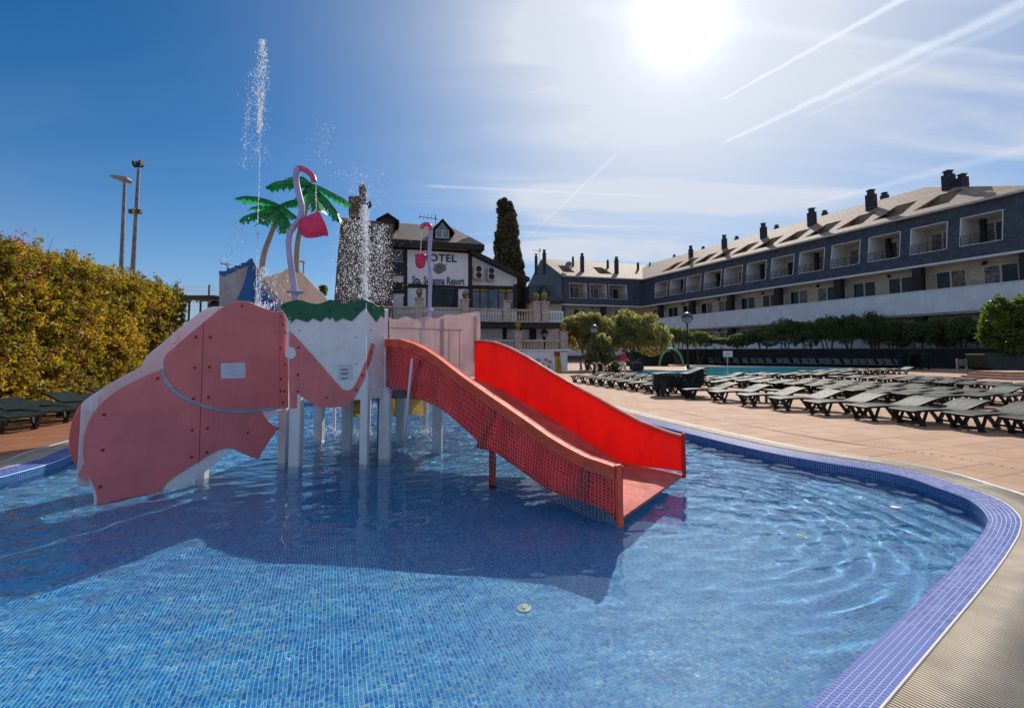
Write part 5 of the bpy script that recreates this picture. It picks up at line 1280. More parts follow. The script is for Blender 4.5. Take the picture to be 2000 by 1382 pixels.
skp = [(1970 - 60, 1818)]
sky_us = []
for i in range(11): a = 6.0 + i * 4.55; sky_us.append((a, a + 3.5))
uR = RW.uz(1808, 366, -(LEAN - .25 + 8.6))[0]; hipz = RW.uz(1808, 366, -(LEAN - .25 + 8.6))[1]; print('hip', uR, hipz)
facade(RW, wing, U_END, uC, ops, zo0, zo1, M['slate'], M['brick'], M['rooftile'], skylights=sky_us, ext1=9.5, hip=uR, roof_h=hipz - Z_EAVE)
Lf = FWg.uz(1100, 540)[0]
opf = [opn(FWg, a, b, 590) for a, b in [(1113, 1146), (1153, 1185), (1190, 1225)]]
opf = [o for o in opf if o[0] > .8]
RD = 13.5; RH = FWg.pix(1057, 506, -FWg.f * (LEAN - .25 + RD)).z - Z_EAVE
rwf = facade(FWg, far, .35, Lf, opf, zo0, zo1, M['slate2'], M['brick2'], M['rooftile2'], roof_d=RD, roof_h=RH, skylights=[(5., 8.5), (14., 17.)], ext0=9.5)
# floors under the mansard: wall behind a deep balcony, parapet band, dark columns
def floors(fr, par, U0, U1, brick, win_px, col_us, bays, y):
    D = 1.7
    for zb, zt, lv in ((Z_BB + .1, Z_MB, 0), (-.1, Z_BB + .1, 1)):
        mb = MB(); fr.block(mb, U0, U1, zb, zt - (0 if lv == 0 else .01), -D - .3, -D); mb.build('wall', brick, par)
    for (zb, zt) in ((Z_BB, Z_BT), (1.1, 3.3)):
        mb = MB(); fr.block(mb, U0, U1, zb, zt, -.22, 0); mb.build('balcony_parapet', M['parapet'], par)
        mb = MB(); fr.block(mb, U0, U1, zb - .25, zb - .003, -D, -.1); mb.build('balcony_floor', M['cream'], par)
        mb = MB(); fr.block(mb, U0, U1, zt + .003, zt + .09, -.28, .05); mb.build('parapet_cap', M['reveal'], par)
    mb = MB(); fr.block(mb, U0, U1, Z_MB - .25, Z_MB - .01, -D, .02); mb.build('mansard_sill', M['reveal'], par)
    for u in col_us:
        for zb, zt in ((Z_BT + .1, Z_MB - .26), (3.4, Z_BB - .26)):
            mb = MB(); fr.block(mb, u - .45, u + .45, zb, zt, -.9, -.05); mb.build('column', M['beam'], par)
    for k, u in enumerate(bays):
        for zb in (Z_BT - 1.0, 3.3 - 1.1):
            h = 3.15 if zb > 5 else 3.0; w = 1.35
            f_ = MB(); fr.block(f_, u - w, u + w, zb, zb + h, -D, -D + .1); wf = f_.build('window_frame', M['frame'], par)
            for q in (-1, 0):
                g_ = MB(); fr.block(g_, u + q * w + .09, u + (q + 1) * w - .09, zb + .1, zb + h - .1, -D + .1, -D + .12); g_.build('pane', M['glass'] if (k + q) % 4 else M['curtain'], wf)
            if k % 2 == 0:
                pr = MB(); fr.block(pr, u - w - 1.2, u - w - 1.1, zb + .2, zb + 2.75, -D + .01, -.23); pr.build('partition_screen', M['reveal'], par)
            else:
                lp = MB(); p = fr.W(u - w - 1.6, -D + .02, zb + h + .3); lp.lathe(p + fr.nn * .22, [(.04, -.2), (.16, -.16), (.19, .1), (.05, .25), (0, .27)], 8); lp.bar(p, p + fr.nn * .25 + Vector((0, 0, .2)), .05, .05); lp.build('wall_lantern', M['darkmetal'], par)
cols = [RW.uz(x, y)[0] for x, y in [(1790, 550), (1635, 572), (1516, 590), (1424, 602), (1348, 614), (1287, 622)]]
st = (cols[-1] - cols[0]) / 5; cols = [cols[0] + st * i for i in range(-2, 6)]
bays = []
cols = [c_ for c_ in cols if c_ > U_END + .5]
for c_ in [cols[0] - st] + cols: bays += [c_ + st * .27, c_ + st * .73]
mb = MB(); RW.block(mb, U_END - .4, U_END - .01, -.1, Z_EAVE - .05, -16, -LEAN); mb.build('end_wall', M['slate'], wing)
bays = [b for b in bays if U_END + 1.8 < b < uC - 2]
print('cols', st, 'bays', len(bays))
floors(RW, wing, U_END, uC, M['brick'], None, cols, bays, 600)
floors(FWg, far, .01, Lf, M['brick2'], None, [9, 19], [4.5, 14, 24][:int(Lf / 9) + 1], 600)
# hipped near end and closing walls
mb = MB(); RW.block(mb, U_END, uC, -.1, Z_EAVE - .6, -10, -4); mb.build('inner_block', M['cream'], wing)
mb = MB(); FWg.block(mb, -5, .6, -.1, Z_MB + .6, -7, -1.9); mb.build('corner_wall', M['brick2'], far)
mb = MB(); FWg.block(mb, .4, Lf - .05, -.1, Z_EAVE - .6, -10, -4); mb.build('inner_block', M['cream'], far)
# gable end wall of the far wing
e = [FWg.W(Lf, -.0, -.1), FWg.W(Lf, 0, Z_MB), FWg.W(Lf, -LEAN, Z_EAVE), FWg.W(Lf, -LEAN + .25 - RD, Z_EAVE + RH - .1), FWg.W(Lf, -LEAN - 26, Z_EAVE), FWg.W(Lf, -27, -.1)]
mb = MB(); mb.poly(e, -FWg.dd * .3); mb.build('gable_wall', M['slate2'], far)
# chimneys, each with its cap
def chimney(par, base, w, h, k):
    mb = MB(); mb.obox(base - Vector((w / 2, w / 2, 2.5)), (w, 0, 0), (0, w, 0), (0, 0, h + 2.5)); c_ = mb.build('chimney', M['chimney'], par)
    mb = MB(); mb.obox(base + Vector((-w * .32, -w * .32, h)), (w * .64, 0, 0), (0, w * .64, 0), (0, 0, h * .3)); mb.build('chimney_pot', M['chimney'], c_)
    mb = MB(); mb.obox(base + Vector((-w * .42, -w * .42, h * 1.3)), (w * .84, 0, 0), (0, w * .84, 0), (0, 0, .12)); mb.build('chimney_cap', M['chimney'], c_)
def place_ch(fr, par, x, ybase, ytop, wpx, off):
    v = fr.pix(x, ybase, fr.f * off); top = fr.pix(x, ytop, fr.f * off); h = (top.z - v.z) / 1.35; w = wpx / F * v.y * .8
    chimney(par, v, w, h, 0)
for x, yb, yt, w in [(1853, 363, 334, 19), (1880, 362, 341, 17), (1702, 405, 371, 17), (1728, 392, 377, 13), (1586, 437, 407, 15), (1611, 424, 412, 10), (1491.5, 465, 436, 12), (1517, 452, 440, 9), (1415, 487, 459, 10), (1439, 472, 462, 8), (1349.5, 506, 480, 9), (1373.5, 491, 482, 7), (1317, 505, 498, 6)]:
    place_ch(RW, wing, x, yb, yt, w, -6.5 if yb - yt > 20 else -12)
for x, yb, yt, w in [(1063, 512, 488, 9), (1047, 514, 496, 7), (1137, 517, 495, 9), (1119, 508, 502, 5), (1204, 521, 502, 9), (1187, 514, 508, 5), (1246, 520, 513, 5), (1269.5, 519, 513, 4)]:
    place_ch(FWg, far, x, yb, yt, w, -4.5 if yb - yt > 15 else -9.0)
mb = MB(); c = FWg.pix(1111, 518, FWg.f * -4.5); mb.lathe(c, [(0, 0), (.5, .12), (.8, .3)], 14, ax=(-.6, -1, .5)); mb.tube([c, c - Vector((0, 0, 1.2))], .05, 5); mb.build('satellite_dish', M['grey'], far)
mb = MB(); a = FWg.pix(1053, 500, FWg.f * -7); mb.tube([a - Vector((0, 0, 1)), a + Vector((0, 0, 1.6))], .05, 4); mb.tube([a + Vector((-1.4, 0, 1.3)), a + Vector((.4, 0, 1.1))], .05, 4)
for k in range(4): mb.tube([a + Vector((.0 + k * .13, 0, .8)), a + Vector((.0 + k * .13, 0, 1.7))], .035, 4)
mb.build('aerial', M['darkmetal'], far)

# ================================================================== PLANTING
M['hedge'] = leaf_mat('bougainvillea_leaf', [(0, (.26, .08, .03)), (.22, (.32, .16, .03)), (.38, (.10, .15, .015)), (.55, (.28, .21, .025)), (.78, (.42, .28, .03)), (1, (.46, .34, .06))], .55, .55, .5, .42)
M['flower'] = leaf_mat('magenta_bract', [(0, (.32, .015, .14)), (1, (.55, .03, .30))], 2, .5)
M['olive'] = leaf_mat('olive_leaf', [(0, (.11, .12, .05)), (.45, (.24, .235, .11)), (1, (.52, .47, .25))], .8, .62)
M['shrub'] = leaf_mat('dark_shrub_leaf', [(0, (.05, .085, .035)), (.5, (.11, .16, .06)), (1, (.24, .26, .11))], .7, .55)
M['bright'] = leaf_mat('bright_green_leaf', [(0, (.03, .06, .010)), (.5, (.08, .13, .02)), (1, (.22, .24, .04))], .8, .45)
M['endshrub'] = leaf_mat('glossy_green_leaf', [(0, (.03, .06, .012)), (.5, (.10, .15, .03)), (1, (.25, .28, .07))], 1.2, .5, .35)
hedge = thing('bougainvillea_hedge', 'tall overgrown yellow green hedge with magenta flowers along the left side', 'hedge', (-17, 15, 0))
hr = np.random.default_rng(11)
from mathutils import noise as mnoise
def hz_top(y): return 4.95 + .22 * mnoise.noise(Vector((y * .35, 1, 0))) + .12 * mnoise.noise(Vector((y * 1.3, 5, 0)))
def hx(y): return -16.0 - .27 * (y - 14.5) if y > 14.5 else -16.0 + .0 * (14.5 - y)
def hface(y, z): 
    return hx(y) + .42 * mnoise.noise(Vector((y * .55, z * .55, 3))) + .22 * mnoise.noise(Vector((y * 1.7, z * 1.7, 7))) - .25 * max(0, z - 4) ** 2 * .5
Y0h, Y1h = 5.0, 27.0
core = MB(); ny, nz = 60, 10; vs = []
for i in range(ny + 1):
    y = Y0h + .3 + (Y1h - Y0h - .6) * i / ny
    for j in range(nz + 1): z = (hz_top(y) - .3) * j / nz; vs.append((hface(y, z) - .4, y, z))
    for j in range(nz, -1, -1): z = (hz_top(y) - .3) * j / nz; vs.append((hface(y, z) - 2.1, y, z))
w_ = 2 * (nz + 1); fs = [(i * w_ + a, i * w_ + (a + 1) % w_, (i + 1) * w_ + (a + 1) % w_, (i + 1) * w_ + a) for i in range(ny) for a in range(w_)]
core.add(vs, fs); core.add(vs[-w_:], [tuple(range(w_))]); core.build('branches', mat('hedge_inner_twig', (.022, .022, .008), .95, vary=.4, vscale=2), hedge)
def quads_at(p, size, r, droop=0.):
    n = len(p); a = r.normal(size=(n, 3)); a[:, 2] -= droop; a /= np.linalg.norm(a, axis=1)[:, None]; b = np.cross(a, r.normal(size=(n, 3))); b /= np.linalg.norm(b, axis=1)[:, None]
    s = (size * r.uniform(.55, 1.4, n))[:, None]
    return np.stack([p - a * s, p - b * s * .45, p + a * s, p + b * s * .45], 1)
# sprigs: leaves gather round small twigs so that the surface breaks into tufts
n_s = 6400; ys_ = Y0h + (Y1h - Y0h) * hr.random(n_s) ** 1.15; pts = []
for y in ys_:
    if hr.random() < .82: z = hr.random() * (hz_top(y)); x = hface(y, z) + hr.normal(0, .12); dv = Vector((1, hr.normal(0, .5), hr.normal(.25, .5)))
    else: z = hz_top(y) + hr.normal(0, .08); x = hface(y, z) - hr.random() * 2.1; dv = Vector((hr.normal(0, .5), hr.normal(0, .5), 1))
    dv.normalize(); L = hr.uniform(.15, .5) * (1.0 if z < hz_top(y) - .2 else hr.choice([1, 1, 1, 1.9])); k = int(16 * L / .3)
    t_ = hr.random(k); pts.append(np.array([x, y, z]) + np.outer(t_ * L, np.array(dv)) + hr.normal(0, .055, (k, 3)))
pts = np.concatenate(pts); dist = np.hypot(pts[:, 0], pts[:, 1])
leaf_object('foliage', quads_at(pts, .042 + .0012 * dist, hr, .3), M['hedge'], hedge)
cent = [(hr.uniform(6, 28), hr.uniform(.6, 4.6)) for _ in range(26)] + [(20, 3.0), (20.6, 2.2), (21.5, 3.2), (22, 2.5), (19.4, 1.8), (23, 1.9), (24, 3.6), (25, 2.8), (25.5, 3.0), (24.5, 2.0), (26, 4.0), (17.5, 2.0), (18, 1.2), (16.5, 1.0)]
fp = []
for y, z in cent:
    k = hr.integers(3, 12); yy = y + hr.normal(0, .35, k); zz = np.clip(z + hr.normal(0, .4, k), .2, 5)
    for a, b in zip(yy, zz): c_ = np.array([hface(a, b) + .22 + hr.normal(0, .08), a, b]); fp.append(c_ + hr.normal(0, .05, (4, 3)))
for y in (15.2, 15.6, 15.4): fp.append(np.array([hface(y, 5), y, hz_top(y) + .5]) + hr.normal(0, .18, (26, 3)))
leaf_object('blossom', quads_at(np.concatenate(fp), .055, hr), M['flower'], hedge)
tw = MB()
for _ in range(70):
    y = hr.uniform(8, 27); p = Vector((hface(y, 4.9) - hr.uniform(0, 1.2), y, hz_top(y) - .1)); q = p + Vector((hr.normal(0, .3), hr.normal(0, .5), hr.uniform(.2, .9)))
    tw.tube([p, p.lerp(q, .5) + Vector((0, 0, .08)), q], [.012, .008, .004], 4)
o = tw.build('shoot', M['trunk'], hedge); stuff(o)

def tree(name, label, cat, px, ybase, Y, x0, x1, ytop, ybot, m_, n, size, seed, group=None, lobes=7, stems=3):
    """bushy tree whose crown spans the photo box x0..x1 / ytop..ybot at distance Y"""
    a, b, c_, d = P(x0, (ytop + ybot) / 2, Y), P(x1, (ytop + ybot) / 2, Y), P(px, ytop, Y), P(px, ybot, Y)
    r = random.Random(seed); w, h = (b.x - a.x) / 2, (c_.z - d.z) / 2; cx_, cz = (a.x + b.x) / 2, (c_.z + d.z) / 2; base = Vector((P(px, 690, Y).x, Y, 0))
    blobs = []
    for i in range(lobes):
        an = 2 * PI * i / lobes + r.uniform(-.4, .4); q = r.uniform(.35, .62)
        dz = r.uniform(-.5, .5); s_ = r.uniform(.42, .6)
        blobs.append(((cx_ + math.cos(an) * w * q, Y + math.sin(an) * w * .6 * q, cz + dz * h), (w * s_, w * s_ * .8, h * s_ * 1.05), 1))
    blobs.append(((cx_, Y, cz + h * .35), (w * .55, w * .5, h * .6), 1.2))
    for i in range(lobes * 9):
        an = r.uniform(0, 2 * PI); el = r.uniform(-.7, 1.4); q = r.uniform(.72, 1.02); k = r.uniform(.07, .20)
        blobs.append(((cx_ + math.cos(an) * math.cos(el) * w * q, Y + math.sin(an) * math.cos(el) * w * .62 * q, cz + math.sin(el) * h * q), (w * k, w * k, h * k * 1.3), .7 * k))
    t_ = thing(name, label, cat, tuple(base), group=group)
    V = [leaves(c0, rd, int(n * .62 * ww), size * .92, seed * 97 + i, shell=.35 if ww < .5 else .78) for i, (c0, rd, ww) in enumerate(blobs)]
    leaf_object('crown', V, m_, t_)
    for k in range(stems):
        bx = base + Vector((r.uniform(-.25, .25), r.uniform(-.25, .25), 0)) * (1 + h * .1); tip = Vector(blobs[k % lobes][0])
        mb = MB(); mid = bx.lerp(tip, .45) + Vector((r.uniform(-.2, .2), 0, .1)); rr = .05 + h * .035
        mb.tube([bx, mid, tip], [rr, rr * .7, rr * .3], 7); mb.build('trunk', M['trunk'], t_)
    return t_
tree('olive_tree', 'broad sunlit olive tree at the left end of the courtyard, beside the terrace', 'tree', 1150, 720, 44, 1092, 1200, 612, 700, M['olive'], 1500, .17, 1, 'olive trees by the pool', stems=5)
tree('olive_tree', 'wide rounded olive tree behind the man in red', 'tree', 1235, 720, 45, 1165, 1305, 612, 700, M['olive'], 1700, .17, 2, 'olive trees by the pool', stems=6)
tree('olive_shrub', 'low olive shrub under the olive trees between the two people', 'shrub', 1170, 722, 41, 1140, 1200, 655, 722, M['olive'], 520, .15, 3, stems=4)
tree('agave_shrub', 'small spiky shrub at the feet of the man in red', 'shrub', 1200, 728, 38, 1186, 1214, 708, 731, M['bright'], 120, .12, 4, stems=1, lobes=4)
xs_ = [1322, 1365, 1405, 1448, 1490, 1535, 1575, 1618, 1660, 1705, 1750, 1795, 1838, 1880, 1920, 1960, 2010, 2060]
tops = [640, 648, 660, 652, 640, 622, 630, 618, 615, 610, 625, 632, 622, 618, 628, 615, 620, 615]
lab_s = ['leftmost dark oleander in the row, just right of the olive trees', 'dark oleander right behind the tall globe lamp', 'low dark oleander just right of the globe lamp', 'dark oleander above the first upright loungers', 'dark oleander behind the white lifeguard board', 'dark oleander left of the ninth window bay', 'oleander with bare stems showing the white wall', 'bushy oleander with a ragged top', 'tall oleander with thin twigs sticking out on top', 'tallest dark oleander in the row', 'oleander in the middle of the long wing', 'low oleander between two taller ones', 'dark oleander above the stacked loungers', 'oleander behind the stacked loungers, right side', 'oleander left of the bright shrub', 'oleander hidden behind the bright shrub', 'oleander at the right edge of the frame', 'oleander beyond the right edge of the frame']
for i, (x, yt) in enumerate(zip(xs_[:-1], tops)):
    k_ = (x - 1000) / F; Y = min(62 - i * .6, 44.8 + (49.7 - 44.8 * k_) / (k_ + .393) - 1.4)
    tree('oleander', lab_s[i], 'shrub', x, 690, Y, x - 29, x + 29, yt, 682 - (i % 3) * 5, M['shrub'], 400, .16, 20 + i, 'oleanders in front of the long wing', stems=4, lobes=6)
tree('bright_shrub', 'bright green shrub with glossy leaves at the right edge of the picture', 'shrub', 1975, 695, 36, 1924, 2035, 583, 700, M['endshrub'], 1100, .16, 51, stems=4)
# dark low wall behind the far loungers
mb = MB(); a, b = P(1300, 690, 66), P(2060, 690, 42.5); a.z = b.z = 0; dr_ = (b - a); mb.obox(a, dr_, (0, .4, 0), (0, 0, 2.0)); a_w, dw_ = a.copy(), dr_.copy(); o = mb.build('dark_garden_wall', M['rough_dark']); tag(o, 'long dark wall running behind the upright loungers below the oleanders', 'wall')
mb = MB(); a2 = a + Vector((0, -.05, 2.003)); mb.obox(a2, dr_, (0, .5, 0), (0, 0, .12)); mb.build('wall_coping', mat('dark_coping', (.05, .045, .05), .8), o, world=True)

# ================================================================== SUN LOUNGERS
M['sheenlounger'] = mat('sheen_green_resin', (.10, .125, .11), .55, vary=.3, vscale=5)  # lounger resin lightened: sheen on the upright row put into its colour
def make_lounger(raise_=.30, curve=.05, name='sun_lounger', m_='lounger'):
    t_ = thing(name, 'x', 'sun lounger')
    L, Wd = 1.88, .66
    def zz(x):
        z = .345 + .03 * math.sin(min(x, 1.1) / 1.1 * PI) - .008 * (1 if x < .08 else 0) * (1 - x / .08)
        if x > 1.12: f_ = (x - 1.12) / (L - 1.12); z = .345 + raise_ * (f_ * f_ * (3 - 2 * f_) * .75 + .25 * f_) + curve * math.sin(f_ * PI)
        return z
    def surf(name_, xa, xb, sp, sw):
        mb = MB(); N = 14
        for s_ in (-1, 1):                       # side rails follow the curve
            y0, y1 = s_ * Wd / 2, s_ * (Wd / 2 - .05)
            for i in range(N):
                x, x2 = xa + (xb - xa) * i / N, xa + (xb - xa) * (i + 1) / N
                mb.obox((x, min(y0, y1), zz(x) - .045), (x2 - x, 0, zz(x2) - zz(x)), (0, .05, 0), (0, 0, .05))
        x = xa
        for xe in (xa, xb - .07): mb.obox((xe, -Wd / 2 + .05, zz(xe) - .04), (.07, 0, zz(xe + .07) - zz(xe)), (0, Wd - .1, 0), (0, 0, .042))
        x = xa + .09
        while x < xb - .09:
            mb.obox((x, -Wd / 2 + .05, zz(x) - .018), (sw, 0, zz(x + sw) - zz(x)), (0, Wd - .1, 0), (0, 0, .018)); x += sp
        return mb.build(name_, M[m_], t_)
    surf('seat', 0, 1.11, .056, .043); surf('backrest', 1.13, L, .056, .043)
    for s_ in (-1, 1):
        y = s_ * (Wd / 2 - .045)
        mb = MB(); mb.bar((.10, y, .33), (.24, y, .03), .05, .07, (1, 0, 0)); mb.bar((.36, y, .33), (.24, y, .03), .04, .045, (1, 0, 0)); mb.box(.19, .31, y - .03, y + .03, 0, .04); mb.build('leg', M['loungerleg'], t_)
        mb = MB(); mb.bar((.98, y, .33), (1.22, y, .02), .05, .07, (1, 0, 0)); mb.bar((1.44, y, .36 + raise_ * .2), (1.22, y, .03), .05, .07, (1, 0, 0)); mb.box(1.16, 1.29, y - .03, y + .03, 0, .05); mb.build('leg', M['loungerleg'], t_)
    for xa in (.22, 1.2): mb = MB(); mb.box(xa, xa + .05, -Wd / 2 + .05, Wd / 2 - .05, .04, .08); mb.build('cross_bar', M['loungerleg'], t_)
    return t_
proto = make_lounger(.22, .0); proto_up = make_lounger(.62, .0, m_='sheenlounger'); proto_flat = make_lounger(.07, .012)
learn(None)
used = {}
ordw = ['first', 'second', 'third', 'fourth', 'fifth', 'sixth', 'seventh', 'eighth', 'ninth', 'tenth', 'eleventh', 'twelfth', 'thirteenth', 'fourteenth', 'fifteenth', 'sixteenth', 'seventeenth', 'eighteenth', 'nineteenth', 'twentieth', 'twenty first', 'twenty second', 'twenty third', 'twenty fourth', 'twenty fifth']
def put(pr, x, y, rz, label, group, z=0., s=1.0, rx=0.):
    if pr.name not in used: used[pr.name] = 1; o = pr
    else: o = dup(pr)
    o.location = (x, y, z); o.rotation_euler = (rx, 0, rz); o['label'] = label; o['group'] = group
    return o
# front row: foot ends face left, slightly irregular
fr_ = [(6.16, 16.3), (6.75, 15.3), (7.15, 14.1), (7.55, 13.1), (8.0, 12.1), (8.45, 11.15), (8.95, 10.4), (9.45, 9.65), (10.0, 8.95), (10.5, 8.2)]
for i, (x, y) in enumerate(fr_):
    put(proto, x + rnd.uniform(-.05, .05), y + .30, R(3 + rnd.uniform(-3, 3)), f'{ordw[i]} green sun lounger from the left in the row nearest the paddling pool', 'sun loungers in the front row by the paddling pool')
# rows behind, getting smaller to the back
groups_ = [(11.2, 20.3, 4, 'loose group by the stack'), (13.3, 20.5, 3, 'group behind the third front lounger'), (12.2, 17.9, 5, 'group behind the fifth front lounger'), (14.3, 18.1, 4, 'long group in mid deck'), (12.7, 14.1, 5, 'group behind the last front loungers'), (14.8, 14.3, 5, 'dense group at the right edge'),
           (18.7, 22.3, 5, 'group before the pink steps'), (20.8, 22.5, 4, 'group nearest the pink steps'), (19.2, 18.7, 4, 'right hand group below the steps'), (9.1, 23.4, 3, 'first group along the big pool'), (11.2, 23.6, 3, 'second group along the big pool'), (14.5, 27.0, 3, 'third group along the big pool'), (16.7, 27.2, 3, 'fourth group along the big pool'),
           (18.9, 27.9, 3, 'fifth group along the big pool'), (21.2, 31.5, 3, 'sixth group along the big pool'), (23.6, 33.0, 3, 'seventh group along the big pool'), (26.0, 34.0, 4, 'eighth group along the big pool'), (28.4, 35.0, 3, 'last group along the big pool')]
for x0, y0, n_, gname in groups_:
    for i in range(n_):
        x, y = x0 - .33 * i, y0 + .70 * i
        if x > y * 1.16: continue
        put(proto if rnd.random() < .1 else proto_flat, x + rnd.uniform(-.05, .05), y + rnd.uniform(-.03, .03), R(3 + rnd.uniform(-2.5, 2.5)), f'{ordw[i]} dark sun lounger from the front in the {gname}', f'sun loungers of the {gname}')
# left block, behind the slide end
for i in range(9):
    put(proto, 3.3 + .30 * i + rnd.uniform(-.05, .05), 25.9 - .98 * i, R(3 + rnd.uniform(-3, 3)), f'{ordw[i]} sun lounger from the back in the row left of the stack', 'sun loungers left of the stacked ones')
for i in range(8):
    put(proto_flat, 5.6 + .30 * i, 27.6 - 1.0 * i, R(2 + rnd.uniform(-3, 3)), f'{ordw[i]} lounger from the back in the short row behind the left block', 'sun loungers behind the left block')
# the stack
for i in range(8):
    put(proto, 5.45 + rnd.uniform(-.02, .02), 17.7 + rnd.uniform(-.02, .02), R(2 + rnd.uniform(-1, 1)), ('bottom lounger' if i == 0 else 'top lounger' if i == 7 else f'{ordw[i]} lounger up') + ' of the neat stack standing between the two rows', 'stacked sun loungers', z=.072 * i)
# upright loungers along the dark wall
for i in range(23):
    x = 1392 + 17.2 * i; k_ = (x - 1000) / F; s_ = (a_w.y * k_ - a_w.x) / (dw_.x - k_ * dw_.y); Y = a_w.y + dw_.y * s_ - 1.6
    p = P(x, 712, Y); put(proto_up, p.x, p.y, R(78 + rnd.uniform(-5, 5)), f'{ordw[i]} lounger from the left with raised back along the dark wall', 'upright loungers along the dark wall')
for k, x in enumerate((1785, 1812)):
    Y = 44.0 - k
    for i in range(9):
        p = P(x, 712, Y); put(proto_flat, p.x, p.y, R(88), ('bottom' if i == 0 else 'top' if i == 8 else ordw[i]) + ' lounger of the ' + ('left' if k == 0 else 'right') + ' tall stack near the dark planter', 'loungers in the two tall stacks', z=.15 * i)
# left side, by the hedge
for i in range(8):
    x, y = [(-9.95, 8.6), (-10.1, 9.5), (-10.3, 10.4), (-10.5, 11.3), (-10.7, 12.2), (-10.9, 13.1), (-11.1, 14.0), (-11.3, 14.9)][i]
    put(proto_flat if i % 2 else proto, x, y + .2, R(170 + rnd.uniform(-4, 4)), f'{ordw[i]} dark green lounger from the front in the row beneath the hedge', 'sun loungers beneath the hedge')
# small side table between front loungers
st_ = thing('side_table', 'small dark green plastic table between the loungers of the front row', 'side table', (8.7, 15.6, 0))
mb = MB(); mb.box(8.35, 9.05, 15.3, 15.9, .36, .40); mb.build('table_top', M['lounger'], st_, bevel=.01)
for sx in (0, 1):
    for sy in (0, 1): mb = MB(); mb.box(8.38 + sx * .58, 8.44 + sx * .58, 15.33 + sy * .48, 15.39 + sy * .48, 0, .36); mb.build('leg', M['loungerleg'], st_)

# ================================================================== LAMPS, ARCH, SIGNS, PEOPLE
M['ball'] = mat('smoky_globe', (.42, .40, .42), .12, vary=.05, transl=.35, coat=.5)
def globe_lamp(x, ybase, ytop, rpx, label, Y=None):
    Y = Y or (EYE * F / (ybase - HZ)); b = P(x, ybase, Y); b.z = 0; top = P(x, ytop, Y).z; r = rpx * Y / F
    t_ = thing('globe_lamp', label, 'lamp post', tuple(b), group='globe lamps round the pool')
    mb = MB(); h = top - 2 * r; mb.lathe(b, [(.16, 0), (.16, .25), (.11, .4), (.085, .5), (.07, h - .3), (.12, h - .28), (.12, h - .2), (.06, h - .18), (.06, h - .06), (.16, h)], 12); mb.build('pole', M['darkmetal'], t_)
    mb = MB(); mb.ball(b + Vector((0, 0, h + r)), r, 20, 12); mb.build('globe', M['ball'], t_)
    mb = MB(); mb.lathe(b + Vector((0, 0, h + r)), [(r * 1.02, 0), (r * .98, r * .35), (r * .72, r * .75), (r * .3, r * .99), (0, r * 1.04)], 20); mb.build('cap', mat('dark_lamp_cap', (.08, .075, .08), .3), t_)
    return t_
globe_lamp(1344, 720, 610, 11, 'large globe lamp on a black post at the edge of the big pool', 46)
globe_lamp(1161, 732, 634, 8, 'globe lamp in front of the olive trees between the two men')
globe_lamp(1064, 722, 644, 7, 'small globe lamp in front of the white terrace wall')
# green spray hoop
ah = thing('spray_arch', 'green tubular water arch at the far side of the big pool', 'spray arch', tuple(P(1311, 714, 56).xy) + (0,))
pts = [P(1311 + 23 * math.cos(a), 714 - 33 * math.sin(a), 56) for a in np.linspace(0, PI, 17)]
mb = MB(); mb.tube(pts, .13, 8); mb.build('hoop', mat('green_pipe_paint', (.10, .42, .16), .4), ah)
for x in (1288, 1334): mb = MB(); p = P(x, 714, 56); p.z = 0; mb.lathe(p, [(.25, 0), (.25, .12), (.12, .2)], 10); mb.build('foot', M['grey'], ah)
# white notice board on a post, lifeguard chair
sb = P(1421, 712, 57.5); sb.z = 0; t_ = thing('notice_board', 'white notice board on a pole in front of the oleanders', 'notice board', tuple(sb))
mb = MB(); mb.tube([sb, sb + Vector((0, 0, 1.6))], .05, 6); mb.build('pole', M['reveal'], t_)
a, b = P(1412, 697, 57.5), P(1430, 685, 57.5); mb = MB(); mb.obox((a.x, 57.4, a.z), (b.x - a.x, 0, .0), (0, .06, 0), (0, 0, b.z - a.z)); mb.build('board', M['parapet'], t_)
for k in range(3): mb = MB(); mb.obox((a.x + .15, 57.39, a.z + .15 + k * .18), (b.x - a.x - .3, 0, 0), (0, .008, 0), (0, 0, .05)); mb.build('print_line', M['faint'], t_)
# grey pavilion roof and dark shed behind the trees
sh = P(1262, 712, 58); t_ = thing('garden_shed', 'low dark shed with a pitched grey roof under the olive trees', 'shed', (sh.x, sh.y, 0))
a, b = P(1230, 705, 58), P(1300, 705, 58); mb = MB(); mb.box(a.x, b.x, 57, 60, 0, 1.7); mb.build('wall', M['rough_dark'], t_)
mb = MB(); z_ = 1.703; zt_ = 3.1; m1, m2 = a.x + 1.2, b.x - 1.2; mb.add([(a.x - .3, 56.6, z_), (b.x + .3, 56.6, z_), (b.x + .3, 60.4, z_), (a.x - .3, 60.4, z_), (m1, 58.5, zt_), (m2, 58.5, zt_)], [(0, 1, 5, 4), (1, 2, 5), (2, 3, 4, 5), (3, 0, 4), (3, 2, 1, 0)]); mb.build('roof', mat('grey_felt_roof', (.10, .10, .13), .8), t_)
